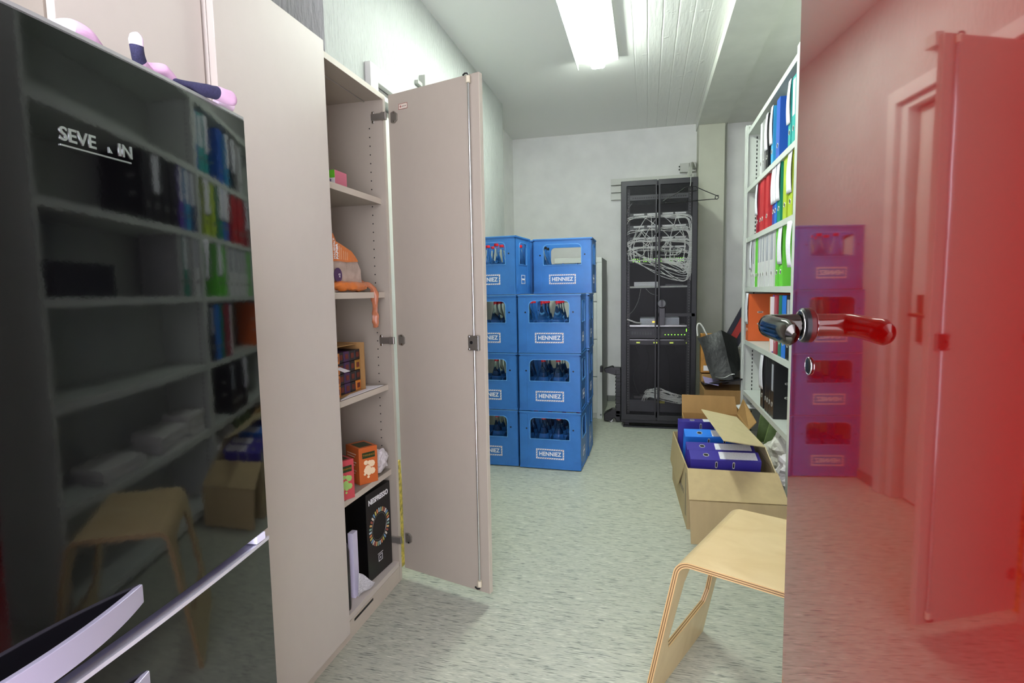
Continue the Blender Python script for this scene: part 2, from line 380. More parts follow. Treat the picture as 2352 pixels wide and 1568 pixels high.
for (z0, z1, own) in ((.763, .793, ud), (.656, .684, ld)):
    hb = B(); N = 26; y0, y1 = -.262, -.53
    rows = []
    for i in range(N+1):
        y = y0+(y1-y0)*i/N; u = abs(2*i/N-1); off = .003+.020*(1-u**2.0); th = .007
        zz = .006*u*u*u
        rows.append([hb._v(c, None) for c in ((off, y, z0+zz), (off+th, y, z0+zz), (off+th, y, z1-zz*.3), (off, y, z1-zz*.3))])
    for A, C in zip(rows, rows[1:]):
        for k in range(4): hb.face([A[k], A[(k+1) % 4], C[(k+1) % 4], C[k]])
    hb.face(rows[0]); hb.face(rows[-1][::-1])
    hb.done('handle', SILV, own, bevel=.001)
# badge SEVE(r)IN, one letter broken off
BM = mat('badge_silver', 'd4dcd6', .2, metal=.9)
def on_door(y, z): return frame((.0068, y, z), (0, 1, 0), (0, 0, 1))
bd = B().box(.0066, -.314, 1.2865, .0078, -.229, 1.2882).done('badge', BM, fr)
text('lettering', 'SEVE', on_door(-.314, 1.2985), .0195, BM, bd, bold=.0004, space=1.04)
text('lettering', 'IN', on_door(-.2455, 1.2985), .0195, BM, bd, bold=.0004)
B().plate([[(0, 0), (.0045, 0), (.0, .0065)]], .0008, on_door(-.2575, 1.2925)).done('broken_letter', BM, bd)

# socks on top of the fridge, red bag corner
PINK = mat('pale_pink_knit', 'd6b3cf', .85, bump=(900, .4, (1, 1, 1), .0006)); NAVY = mat('navy_knit', '30314e', .85, bump=(900, .4, (1, 1, 1), .0006), var=(400, .35, (1, 6, 1))); PALE = mat('white_pink_knit', 'ecdcec', .85)
def sock(pts, radii, split, label, k0=None):
    """a crumpled sock: sweep with oval section; split = list of (fraction, material index)"""
    pts = [(p[0]+.016, p[1]+.022, zt+(p[2]-zt)*.80) for p in pts]; radii = [(a*.82, c*.82) for a, c in radii]
    P = smooth_path(pts, 5); n = len(P); rr = []
    for i in range(n):
        u = i/(n-1)*(len(radii)-1); a = int(min(u, len(radii)-2)); fz = u-a
        rr.append(tuple(radii[a][k]*(1-fz)+radii[a+1][k]*fz for k in (0, 1)))
    b_ = B(); b_.tube(P, rr, 12)
    b_.b.faces.ensure_lookup_table()
    for fi, fc in enumerate(b_.b.faces):
        u = min(fi//12, n-2)/(n-2)
        for fr0, mi in split:
            if u >= fr0: fc.material_index = mi
    for v in b_.b.verts: v.co += noise.noise_vector(v.co*55)*.0028
    o = b_.done('sock', [PINK, NAVY, PALE], None, smooth=True)
    md = o.modifiers.new('sub', 'SUBSURF'); md.levels = 1; md.render_levels = 1
    return tag(o, label, 'sock', 'socks on the fridge')
zt = 1.4295
sock([(-.64, .455, zt+.012), (-.632, .475, zt+.020), (-.63, .495, zt+.016), (-.64, .515, zt+.008)], [(.008, .008), (.013, .014), (.012, .012), (.007, .006)], [(0, 2), (.35, 0)], 'pale pink sock lump, leftmost on top of the black fridge')
sock([(-.635, .575, zt+.009), (-.628, .556, zt+.012), (-.622, .547, zt+.028), (-.622, .546, zt+.044), (-.624, .545, zt+.052)], [(.009, .008), (.011, .009), (.011, .010), (.010, .009), (.005, .004)], [(0, 0), (.3, 1), (.62, 2)], 'sock standing folded upright with white tip and navy sole on fridge')
sock([(-.640, .56, zt+.010), (-.630, .58, zt+.017), (-.628, .60, zt+.014), (-.632, .612, zt+.006)], [(.008, .008), (.010, .010), (.009, .010), (.005, .005)], [(0, 0), (.8, 1)], 'small crumpled pink sock fold between upright sock and long sock')
sock([(-.65, .585, zt+.010), (-.645, .61, zt+.010), (-.645, .64, zt+.013), (-.645, .665, zt+.014), (-.645, .675, zt+.012)], [(.008, .006), (.011, .009), (.012, .011), (.013, .013), (.006, .006)], [(0, 1), (.25, 0)], 'pink sock with navy stripe lying behind the front sock on the fridge')
sock([(-.628, .60, zt+.007), (-.620, .63, zt+.009), (-.616, .66, zt+.012), (-.614, .688, zt+.014), (-.615, .700, zt+.012)], [(.006, .005), (.010, .008), (.012, .011), (.013, .014), (.006, .007)], [(0, 1), (.55, 0)], 'pink toed sock with navy sole, frontmost at the fridge edge')
sock([(-.640, .690, zt+.010), (-.636, .705, zt+.012), (-.632, .72, zt+.008)], [(.007, .007), (.009, .010), (.005, .006)], [(0, 2)], 'greyish white sock end, rightmost on top of the fridge')
rb = B(); rb.hexa([(-.80, .30, 1.421), (-.70, .30, 1.421), (-.70, .405, 1.421), (-.80, .405, 1.421), (-.79, .31, 1.56), (-.72, .31, 1.56), (-.72, .385, 1.56), (-.79, .385, 1.56)])
tag(rb.done('red_packet', mat('orange_red_foil', 'c44a28', .4, bump=(30, .5)), bevel=.008), 'orange red packet standing on the fridge in top left corner', 'packet')

# ================================================================== CABINETS
# neighbour unit behind the fridge
nb = thing('side_cabinet', 'plain beige cabinet behind the fridge, left of the tall open one', 'cabinet', (-.966, .75, 0))
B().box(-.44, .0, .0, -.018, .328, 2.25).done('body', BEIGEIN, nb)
B().box(-.016, .003, .05, .002, .326, 2.24).done('door', BEIGE, nb, bevel=.001)
# tall two door cabinet : local origin at front-left floor corner, X into room = 0 plane
cb = thing('tall_cabinet', 'tall beige two door cabinet with right door open showing shelves', 'cabinet', (-.96, 1.085, 0))
D = -.235; Y1 = .87; T = .019; YM = .435
H = 1.89
B().box(D, 0, 0, 0, T, H).done('side_panel', BEIGE, cb, bevel=.0008)
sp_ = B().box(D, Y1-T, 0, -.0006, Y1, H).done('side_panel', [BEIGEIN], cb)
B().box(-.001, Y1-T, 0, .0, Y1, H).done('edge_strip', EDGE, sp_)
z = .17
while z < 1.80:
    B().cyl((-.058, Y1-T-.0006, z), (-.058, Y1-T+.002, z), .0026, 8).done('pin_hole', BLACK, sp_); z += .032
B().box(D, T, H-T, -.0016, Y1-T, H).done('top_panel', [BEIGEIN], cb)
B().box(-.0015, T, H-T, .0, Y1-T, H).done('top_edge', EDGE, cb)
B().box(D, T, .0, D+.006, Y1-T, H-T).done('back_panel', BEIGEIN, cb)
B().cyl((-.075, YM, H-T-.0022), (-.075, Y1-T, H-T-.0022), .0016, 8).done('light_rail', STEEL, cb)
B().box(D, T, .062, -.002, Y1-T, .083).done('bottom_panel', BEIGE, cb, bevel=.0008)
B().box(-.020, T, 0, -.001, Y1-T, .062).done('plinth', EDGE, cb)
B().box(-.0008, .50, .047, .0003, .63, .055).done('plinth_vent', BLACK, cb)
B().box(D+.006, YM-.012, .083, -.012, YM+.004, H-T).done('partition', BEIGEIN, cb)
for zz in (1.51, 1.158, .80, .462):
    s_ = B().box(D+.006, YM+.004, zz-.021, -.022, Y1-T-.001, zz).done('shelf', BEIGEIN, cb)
    B().box(-.022, YM+.004, zz-.021, -.0205, Y1-T-.001, zz).done('shelf_edge', EDGE, s_)
# closed door, proud of the carcass
B().box(.002, .0, .045, .020, YM+.003, 1.905).done('closed_door', BEIGE, cb, bevel=.0012)
# open door leaf
lf = B(); HX, HY = -.95+.96, 1.962-1.085
ang = math.atan2(-.115, .390)
ML = Matrix.Translation((HX, HY, 0)) @ Matrix.Rotation(ang, 4, 'Z')
LL = .408
lf.box(0, .0, .045, LL, .019, 1.893, ML)
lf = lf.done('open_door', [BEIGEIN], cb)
B().box(LL, -.0003, .045, LL+.0013, .0193, 1.893, ML).done('door_edge', EDGE, lf)
rod = B().cyl((LL-.037, -.009, .075), (LL-.037, -.009, 1.865), .0042, 10, ML).done('espagnolette_rod', CHROME, lf, smooth=True)
for zz in (.068, 1.862): 
    B().cyl((LL-.037, -.009, zz), (LL-.037, -.009, zz+.022), .0085, 10, ML).done('rod_guide', mat('rod_guide_cream', 'c9c2a8', .5), lf, smooth=True)
for zz, s in ((.060, -1), (1.892, 1)):
    B().tube([ML @ Vector(p) for p in ((LL-.037, -.009, zz-.006*s), (LL-.037, -.011, zz), (LL-.046, -.014, zz+.001*s), (LL-.056, -.012, zz-.003*s))], .003, 8).done('rod_hook', BLACK, lf, smooth=True)
lk = B().box(LL-.060, -.014, .945, LL-.016, 0, .999, ML).done('lock_case', STEEL, lf, bevel=.002)
B().cyl((LL-.045, -.016, .974), (LL-.045, -.010, .974), .006, 14, ML).done('key_hole', BLACK, lk)
for a in (LL-.056, LL-.020):
    for zz in (.950, .994): B().cyl((a, -.0165, zz), (a, -.012, zz), .0028, 8, ML).done('screw', CHROME, lk)
SMK = mat('smoked_nickel', 'a09c92', .3, metal=.8)
for zz in (1.808, .972, .175):
    hg = B()
    hg.box(-.046, Y1-T-.010, zz-.012, .0, Y1-T-.001, zz+.012); hg.box(-.046, Y1-T-.004, zz-.022, -.036, Y1-T-.001, zz+.022)
    hg.box(-.004, Y1-T-.014, zz-.014, .016, Y1-T-.002, zz+.014)
    hg = hg.done('hinge', SMK, cb, bevel=.002)
    B().plate([[(-.005, -.018), (.012, -.022), (.026, -.012), (.026, .012), (.012, .022), (-.005, .018)]], .006, ML @ frame((.018, -.0005, zz), (1, 0, 0), (0, 0, 1))).done('hinge_cup', SMK, hg, bevel=.0015)
    for c in ((.030, -.0066, zz+.016), (.030, -.0066, zz-.016)): B().cyl(c, (c[0], c[1]+.003, c[2]), .0035, 8, ML).done('screw', CHROME, hg)
    for s1 in (-1, 1): B().cyl((-.041, Y1-T-.0065, zz+.017*s1), (-.041, Y1-T-.003, zz+.017*s1), .0035, 8).done('screw', CHROME, hg)
# small maker's sticker on the leaf, text too small to read
st = B().box(.052, -.0008, 1.832, .092, 0, 1.850, ML).done('sticker', mat('sticker_beige', 'c9bfae', .5), lf)
fb = B(); fb.plate([[(0, 0), (.042, 0), (.042, .020), (0, .020)], [(.0012, .0012), (.0012, .0188), (.0408, .0188), (.0408, .0012)]], .0004, ML @ frame((.051, -.0009, 1.831), (1, 0, 0), (0, 0, 1)))
fb.plate([[(.005, .009), (.015, .009), (.015, .011), (.005, .011)]], .0004, ML @ frame((.051, -.0009, 1.831), (1, 0, 0), (0, 0, 1))); fb.plate([[(.009, .005), (.011, .005), (.011, .015), (.009, .015)]], .0004, ML @ frame((.051, -.0009, 1.831), (1, 0, 0), (0, 0, 1)))
fb.done('sticker_border', mat('sticker_red', '8c2a20', .5), st)
for k in range(3): B().plate([rrect(.0185+.0065*k, .0085, .0215+.0065*k, .0115)], .0004, ML @ frame((.051, -.0009, 1.831), (1, 0, 0), (0, 0, 1))).done('sticker_print', BLACK, st)

# ================================================================== CABINET CONTENTS (world coordinates)
def printed_box(name, label, cat, loc, size, rz, cols, group=None, bev=.001):
    t = thing(name, label, cat, loc, rz, group); sx, sy, sz = size
    B().box(0, 0, 0, sx, sy, sz).done('carton', cols, t, bevel=bev)
    return t
GREENB = mat('bright_green_print', '6cc832', .45); PINKB = mat('pink_print', 'd97a8e', .45)
# local X = depth (into cabinet negative), front faces are +X ; -Y faces look to camera
t = thing('small_carton', 'small green and pink carton on the top shelf of the open cabinet', 'box', (-1.02, 1.686, 1.511))
B().box(-.075, 0, 0, .0, .075, .058).done('carton', [PINKB], t, bevel=.0008)
B().box(-.0745, -.0012, .032, -.0008, .0, .0575).done('green_band', GREENB, t); B().box(-.0745, -.0012, .0008, -.0008, .0, .032).done('white_band', WHITE, t)
text('print', 'OVER', frame((-.060, -.0014, .021), (1, 0, 0), (0, 0, 1)), .019, mat('ink_violet', '3b2a66', .5), t, bold=.0004)

# household paper pack
ORG = mat('orange_film', 'd9772a', .3, coat=.5, bump=(40, .6, (1, 1, 1), .004), var=(12, .12)); CLRF = mat('clear_film', 'e8dfd4', .15, trans=.75, alpha=.75, bump=(40, .8, (1, 1, 1), .004))
pp = thing('kitchen_paper_pack', 'crumpled orange kitchen paper pack on the middle shelf', 'kitchen paper', (-1.045, 1.795, 1.159))
def film(name, fn, nu, nv, m, par, th=.0008):
    b_ = B(); g = [[b_._v(fn(i/nu, j/nv), None) for j in range(nv+1)] for i in range(nu+1)]
    for i in range(nu):
        for j in range(nv):
            b_.mi = 1 if (isinstance(m, list) and len(m) > 1 and .10 < j/nv < .48) else 0
            b_.face([g[i][j], g[i+1][j], g[i+1][j+1], g[i][j+1]])
    o = b_.done(name, m, par, smooth=True); md = o.modifiers.new('s', 'SOLIDIFY'); md.thickness = th; return o
b_ = B()
PW = Matrix.Translation((1.045, -1.795, -1.159))                     # world -> local of the pack
Mp = PW @ frame((-1.012, 0, 0), (0, 1, 0), (0, 0, 1))
b_.plate([[(1.600, 1.1605), (1.782, 1.1605), (1.800, 1.175), (1.797, 1.238), (1.767, 1.278), (1.70, 1.272), (1.600, 1.268)]], .010, Mp)
b_.plate([[(1.610, 1.1605), (1.775, 1.1605), (1.785, 1.24), (1.76, 1.262), (1.610, 1.262)]], -.10, Mp)
bmesh.ops.triangulate(b_.b, faces=b_.b.faces); bmesh.ops.subdivide_edges(b_.b, edges=b_.b.edges, cuts=3, use_grid_fill=True)
for v in b_.b.verts: v.co += noise.noise_vector(v.co*28)*.004
b_.done('milky_wrap', mat('milky_beige_film', 'b9a596', .25, coat=.7, bump=(40, .8, (1, 1, 1), .004), var=(18, .2)), pp, smooth=True)
b_ = B().plate([[(1.590, 1.258), (1.640, 1.262), (1.700, 1.261), (1.772, 1.266), (1.752, 1.284), (1.728, 1.300), (1.665, 1.318), (1.633, 1.326), (1.618, 1.350), (1.590, 1.352)]], .0012, Mp @ Matrix.Translation((0, 0, .0155)))
b_.done('orange_header', ORG, pp)
Mt = Mp @ Matrix.Translation((0, 0, .0172))
b2 = B(); b2.plate([circ(1.638, 1.216, .024, 24)], .0012, Mp @ Matrix.Translation((0, 0, .0155))); b2.done('round_sticker', mat('sticker_purple', '4a2a5a', .4), pp)
RT = Matrix.Rotation(PI/2, 4, 'Z')
text('print', 'x2', Mt @ Matrix.Translation((1.645, 1.208, 0)) @ RT, .014, WHITE, pp)
for (a, c, sz_, tx, bo) in ((1.621, 1.268, .0185, 'HAUSHALT', .0003), (1.637, 1.268, .0175, 'PAPIER', .0005)): text('print', tx, Mt @ Matrix.Translation((a, c, 0)) @ RT, sz_*(.72 if tx == 'HAUSHALT' else .95), WHITE, pp, bold=bo)
for k, (a, h_) in enumerate(((1.650, .045), (1.660, .040), (1.674, .030), (1.686, .028), (1.697, .026))): B().plate([rrect(a, 1.268, a+.003, 1.268+h_)], .0003, Mt).done('small_print', mat('print_peach', 'e3b48c', .5), pp)
tl = [(-.02, .035, .03), (.03, .055, .028), (.058, .062, .012), (.062, .064, -.03), (.060, .068, -.07), (.062, .063, -.105), (.058, .070, -.13)]
b_ = B(); P = smooth_path(tl, 5); rr = [(.006+.003*abs(math.sin(i*.5)), .012+.003*math.sin(i*.6)) for i in range(len(P))]; b_.tube(P, rr, 10)
for v in b_.b.verts: v.co += noise.noise_vector(v.co*70)*.005
b_.done('torn_film_strip', mat('torn_orange_film', 'dd8f66', .2, trans=.4, alpha=.85), pp, smooth=True)
b_ = B(); b_.tube(smooth_path([(.030, -.19, .020), (.048, -.13, .021), (.052, -.06, .021), (.046, -.005, .017)], 5), [(.022, .016)]*16, 10)
for v in b_.b.verts: v.co += noise.noise_vector(v.co*45)*.007
b_.done('folded_film', ORG, pp, smooth=True)

# tray with coffee capsule sleeves on third shelf
tr = thing('cardboard_tray', 'torn brown cardboard tray holding coffee capsule sleeves, fourth shelf', 'tray', (-1.01, 1.645, .801))
b_ = B(); b_.box(-.17, -.045, 0, .0, .170, .003); b_.box(-.17, -.045, 0, -.167, .170, .17); b_.box(-.17, .167, 0, .0, .170, .175); b_.box(-.17, -.045, 0, .0, -.042, .17); b_.box(-.17, -.045, .168, -.03, .170, .171)
b_.done('tray_wall', CARDB, tr)
OR2 = mat('orange_sleeve', 'cf7c2c', .4); PUR = mat('purple_sleeve', '43244f', .4); BLK2 = mat('black_sleeve', '17141a', .35); GLD = mat('golden_sleeve', 'a97a2a', .35)
proto = {}
def sleeve(loc, m, key, label):
    if key not in proto:
        t = thing('capsule_sleeve', label, 'capsule sleeve', loc, 0, 'coffee capsule sleeves in the tray')
        B().box(-.14, 0, 0, 0, .034, .036).done('sleeve', m, t, bevel=.002)
        B().box(.0, .008, .009, .0008, .026, .027).done('print', mat('print_brown', '6a2a1c', .5), t); proto[key] = t; return t
    return dup(proto[key], loc, 0, label)
cols = [('orange', OR2, -.032+.0), ('black', BLK2, .013), ('purple', PUR, .050), ('black', BLK2, .087), ('mixed', None, .123)]
rown = ['bottom', 'second from bottom', 'third from bottom', 'top']
for ci, (nm, m, yy) in enumerate(cols):
    for r in range(4):
        mm, kk_ = m, nm
        if nm == 'mixed':
            mm, kk_ = [(OR2, 'orange'), (BLK2, 'black'), (GLD, 'golden'), (BLK2, 'black')][r]
        if ci == 0 and r == 2: continue
        place = ['leftmost', 'second', 'third', 'fourth', 'rightmost'][ci]
        sleeve((-1.022+(.012 if ci == 0 else 0), 1.645+yy, .8045+.0375*r), mm, kk_, '%s coffee capsule sleeve, %s column in tray, %s row' % (kk_, place, rown[r]))
t = thing('opened_sleeve', 'opened orange capsule sleeve with its flap bent out in the tray', 'capsule sleeve', (-1.010, 1.613, .8045+.075), 0, 'coffee capsule sleeves in the tray')
B().box(-.14, 0, 0, 0, .034, .030).done('sleeve', OR2, t, bevel=.002)
B().slab([(0, .002, .026), (.0, .034, .026), (.030, .048, .012), (.030, .012, .012)], .0008).done('flap', WHITE, t)
tag(B().slab([(-.985, 1.60, .8035), (-.982, 1.60, .8035), (-.982, 1.90, .8035), (-1.05, 1.86, .8035)], .0015).done('paper_sheet', WHITE), 'white sheet of paper lying in front of the capsule tray', 'paper')

gb = thing('gift_bag', 'yellow patterned paper bag squeezed behind the open cabinet door', 'paper bag', (-1.17, 2.0, 0))
B().hexa([(0, 0, .001), (.17, 0, .001), (.17, .09, .001), (0, .09, .001), (0, .03, .46), (.17, .03, .46), (.17, .06, .46), (0, .06, .46)]).done('body', mat('yellow_patterned_paper', 'cdb54e', .5, var=(60, .5)), gb, bevel=.002)
# tea boxes
def tea(name, label, loc, size, rz, body, top, group='fruit tea boxes on the lower shelf'):
    t = thing(name, label, 'tea box', loc, rz, group); sx, sy, sz = size
    B().box(-sx, 0, 0, 0, sy, sz).done('carton', body, t, bevel=.0008)
    B().box(-sx*.8, sy*.15, sz, -sx*.15, sy*.85, sz+.0006).done('top_label', mat('tea_dark_green', '2a3a1c', .4), t)
    f_ = B(); f_.box(0, sy*.18, sz*.70, .0008, sy*.86, sz*.86); f_.done('name_plate', mat('tea_dark_green', '2a3a1c', .4), t)
    text('print', 'TWININGS', frame((.001, sy*.20, sz*.78), (0, 1, 0), (0, 0, 1)), sy*.13, GLD, t)
    g = B(); random.seed(3)
    for k in range(12):
        a = 2*PI*k/12; rr_ = (.10, .20, .05, .24)[k % 4]; cy = sy*.5+sy*rr_*math.cos(a*2.3); cz = sz*.38+sz*rr_*math.sin(a*2.3); g.lathe([(0.0001, 0), (sy*(.07+.05*(k%3)), 0), (sy*.06, .001), (.0001, .001)], 8, frame((.0004, cy, cz), (0, 1, 0), (0, 0, 1)))
    g.done('flower_print', top, t)
    # small print lines on the side that faces the aisle corner
    p = B()
    for k in range(9):
        if k in (2, 5): continue
        p.box(-sx*.88, -.0006, sz*(.80-.075*k), -sx*(.22+.1*(k % 3)), 0, sz*(.825-.075*k))
    p.done('small_print', mat('tea_print_cream', 'e6cdb4', .6), t)
    return t
tea('tea_box', 'orange tea box with white blossom print, right of the pink one', (-1.005, 1.735, .463), (.095, .075, .135), -.55, mat('tea_orange', 'c4622c', .4), mat('blossom_cream', 'f0d8b0', .5))
tea('tea_box', 'pinkish red tea box with green leaf print at shelf front', (-.992, 1.575, .463), (.085, .062, .135), -.45, mat('tea_pink', 'c44a52', .4), mat('leaf_green', '9cc46a', .5))
t = tea('tea_box', 'orange tea box half hidden behind the pink tea box', (-1.10, 1.545, .463), (.07, .075, .15), -.3, mat('tea_orange', 'c4622c', .4), mat('blossom_cream', 'f0d8b0', .5))
b_ = B(); b_.b.free(); b_.b = bmesh.new(); bmesh.ops.create_icosphere(b_.b, subdivisions=4, radius=.045)
for v in b_.b.verts:
    n0 = noise.noise(v.co*38)+.6*noise.noise(v.co*90); v.co *= 1+.38*n0; v.co.z *= .95; v.co.x *= .8
o = tag(b_.done('plastic_bag', mat('crinkled_clear_plastic', 'e4e0de', .22, trans=.25, alpha=1, spec=.8)), 'crumpled clear plastic bag beside the orange tea box', 'plastic bag')
mnz = min(v.co.z for v in o.data.vertices); o.location = (-1.0, 1.868, .463-mnz+.001)
# coffee machine box
nx = thing('coffee_machine_box', 'black coffee machine carton with ring of coloured dashes, cabinet floor', 'box', (-.995, 1.752, .084), 0)
nx.rotation_euler = (0, 0, -.06)
B().box(-.185, 0, 0, 0, .172, .335).done('carton', mat('black_gloss_card', '0b0b0c', .28), nx, bevel=.0015)
text('brand_print', 'NESPRESSO', frame((.0006, .086, .298), (0, 1, 0), (0, 0, 1)), .0275, WHITE, nx, bold=.0008, align='CENTER')
rcol = ['b9d0d8', 'd98a5a', 'c8c06a', '7aa8c8', 'e8e0d0', 'a85a4a', 'd8b070', '8ab0a0']
for k8 in range(8):
    g = B()
    for k in range(k8, 32, 8):
        a = 2*PI*k/32; M_ = frame((.0005, .086+.064*math.cos(a), .185+.064*math.sin(a)), (0, math.cos(a), math.sin(a)), (0, -math.sin(a), math.cos(a)))
        g.box(-.008, -.0036, 0, .008, .0036, .0008, M_)
    g.done('ring_dashes', mat('dash_%s' % 'abcdefgh'[k8], rcol[k8], .35), nx)
g = B(); g.tube([(.0006, .086+.050*math.cos(a*PI/18), .185+.050*math.sin(a*PI/18)) for a in range(36)], .0005, 6, closed=True); g.done('ring_line', STEEL, nx)
g = B()
for (a0, a1, b0, b1) in ((.072, .074, .05, .075), (.098, .100, .05, .075), (.072, .100, .05, .052), (.072, .100, .073, .075), (.068, .104, .080, .082), (.084, .088, .058, .066)): g.box(0, a0, b0, .0008, a1, b1)
g.done('machine_icon', WHITE, nx)
bk = B(); bk.box(-.02, 0, 0, 0, .030, .235); bk = bk.done('booklet', mat('lilac_white_paper', 'd9d6ea', .5)); bk.location = (-.995, 1.655, .084); tag(bk, 'white booklet standing on edge beside the black box', 'booklet')
o = film('paper_leaflet', lambda u, v: (-.985+.018*v+.015*u, 1.655+.085*u-.02*v, .084+.006+.10*v*(1-.75*u)+.004*math.sin(6*u)), 10, 8, mat('printed_leaflet', 'd5d5d8', .5, var=(220, .25, (1, .4, 1))), None)
tag(o, 'crumpled printed leaflet in front of the black box', 'paper')
t = thing('black_flask', 'black cylindrical bottle at the left edge of the cabinet floor', 'bottle', (-1.005, 1.585, .084))
B().lathe([(.0, 0), (.030, 0), (.031, .01), (.031, .20), (.026, .225), (.014, .235), (.014, .26), (.0, .262)], 22).done('body', mat('black_gloss_plastic', '09090c', .2), t, smooth=True)
B().lathe([(.0, .262), (.016, .262), (.016, .275), (.0, .277)], 18).done('cap', BLACK, t, smooth=True)

# ================================================================== CRATES
STRA = mat('logo_white', 'e8e6e6', .5); STRB = mat('logo_blue_ink', '1f4f96', .5); STRR = mat('logo_red_ink', 'a83a34', .5)
CW, CD, CH = .398, .296, .376
def make_crate(label, loc, rz, group):
    t = thing('bottle_crate', label, 'crate', loc, rz, group)
    w2, d2 = CW/2, CD/2; b_ = B(); th = .007
    win = rrect(-.128, .196, .128, .333, (.004, .004, .030, .030))
    winl = rrect(-.075, .196, .075, .333, (.004, .004, .026, .026))
    def side(M, w_, wn):
        hole = [wn[::-1]]
        b_.plate([rrect(-w_, 0.006, w_, CH-.002)]+hole, th, M)
        # raised posts + bands
        for s in (-1, 1):
            b_.box(s*(w_-.052), .012, th, s*(w_-.002), CH-.02, th+.0022, M)
            for k in range(7): b_.box(s*(w_-.046), .018+.006*k, th+.002, s*(w_-.010), .021+.006*k, th+.0034, M)
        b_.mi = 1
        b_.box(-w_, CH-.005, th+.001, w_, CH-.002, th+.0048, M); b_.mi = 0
        b_.box(-w_, CH-.012, th, w_, CH-.002, th+.0045, M); b_.box(-w_, 0.002, th, w_, .012, th+.0035, M)
        # window lip
        o_ = wn; n = len(o_); c_ = [(x*1.03+(0), y+(.003 if y > .26 else -.003)) for x, y in o_]
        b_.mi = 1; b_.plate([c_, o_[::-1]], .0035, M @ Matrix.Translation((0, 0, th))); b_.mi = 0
    Fm = frame((0, -d2+th, 0), (1, 0, 0), (0, 0, 1)); Bm = frame((0, d2-th, 0), (-1, 0, 0), (0, 0, 1))
    Rm = frame((w2-th, 0, 0), (0, 1, 0), (0, 0, 1)); Lm = frame((-w2+th, 0, 0), (0, -1, 0), (0, 0, 1))
    side(Fm, w2, win); side(Bm, w2, win); side(Rm, d2, winl); side(Lm, d2, winl)
    b_.box(-w2+.003, -d2+.003, .0, w2-.003, d2-.003, .006)
    b_.done('shell', [BLUEC, mat('highlight_blue_edge', '5f9fd8', .35)], t)  # second, lighter blue paints the edge highlight onto top band and window lips
    g = B()
    for i in (1, 2, 3): x = -w2+CW*i/4; g.box(x-.0015, -d2+.008, .006, x+.0015, d2-.008, .205)
    for j in (1, 2): y = -d2+CD*j/3; g.box(-w2+.008, y-.0015, .006, w2-.008, y+.0015, .205)
    g.done('bottle_divider', BLUED, t)
    g = B()
    for x in (-.153, .153): g.cyl((x, -d2-.0024, .262), (x, -d2+.001, .262), .0055, 12)
    g.done('peg_holes', BLACK, t)
    def logo(M, k, main):
        # striped frame and lettering
        W2, H2 = .092*k, .033*(k if main else .9); lw = .0085 if main else .006
        p = B(); p.plate([[(-W2, -H2), (W2, -H2), (W2, H2), (-W2, H2)], [(-W2+lw, H2-lw), (W2-lw, H2-lw), (W2-lw, -H2+lw), (-W2+lw, -H2+lw)]], .0012, M)
        p = p.done('logo_frame', STRA, t)
        q = B(); q.mi = 0
        def dash(x, y, hor, i):
            q.mi = 1 if (i % 6 == 0) else 0; l, w_ = .0052, .0016
            sx = [(-l-w_, -lw*.32), (-l+w_+.002, -lw*.32), (l+w_, lw*.32), (l-w_-.002, lw*.32)]
            if not hor: sx = [(y_, x_) for x_, y_ in sx][::-1]
            q.plate([[(x+a, y+b) for a, b in sx]], .0004, M @ Matrix.Translation((0, 0, .0012)))
        n = int(W2*2/.0145)
        for i in range(n):
            x = -W2+.009+(W2*2-.018)*i/(n-1)
            for s in (-1, 1): dash(x, s*(H2-lw/2), True, i+1)
        n = int(H2*2/.0145)
        for i in range(1, n):
            y = -H2+H2*2*i/n
            for s in (-1, 1): dash(s*(W2-lw/2), y, False, i)
        q.done('logo_stripes', [STRB, STRR], p)
        text('lettering', 'HENNIEZ', M @ Matrix.Translation((0, -.0005, .0008)), .037*(1 if main else .42), WHITE, p, bold=.0009 if main else .0004, align='CENTER', space=1.03, sx=.92)
    logo(frame((0, -d2-.0002, .098), (1, 0, 0), (0, 0, 1)), 1, True)
    logo(frame((w2+.0002, 0, .098), (0, 1, 0), (0, 0, 1)), .42, False)
    return t
L1, L2 = CH+.0005, 2*(CH+.0005)
GF = 'blue bottle crates in the front stacks'; GB = 'blue bottle crates in the back stacks'
XR, XL, YF, YB = -.605, -1.012, 3.43+CD/2, 3.735+CD/2
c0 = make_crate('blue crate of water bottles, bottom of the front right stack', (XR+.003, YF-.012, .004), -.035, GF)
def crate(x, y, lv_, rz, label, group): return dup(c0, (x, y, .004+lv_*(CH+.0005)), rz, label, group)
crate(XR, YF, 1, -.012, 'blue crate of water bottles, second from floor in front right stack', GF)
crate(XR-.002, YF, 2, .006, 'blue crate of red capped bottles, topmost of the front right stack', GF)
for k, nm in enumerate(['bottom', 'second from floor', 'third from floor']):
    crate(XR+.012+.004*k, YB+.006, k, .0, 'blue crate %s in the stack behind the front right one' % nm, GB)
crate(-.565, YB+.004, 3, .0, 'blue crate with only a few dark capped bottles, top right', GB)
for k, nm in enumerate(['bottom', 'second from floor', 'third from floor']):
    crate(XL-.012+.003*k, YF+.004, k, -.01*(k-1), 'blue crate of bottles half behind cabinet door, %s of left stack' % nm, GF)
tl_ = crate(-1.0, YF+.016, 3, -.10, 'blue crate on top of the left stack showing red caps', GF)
crate(-.985, YB+.055, 3, .02, 'blue crate just visible in the gap between the two top crates', GB)

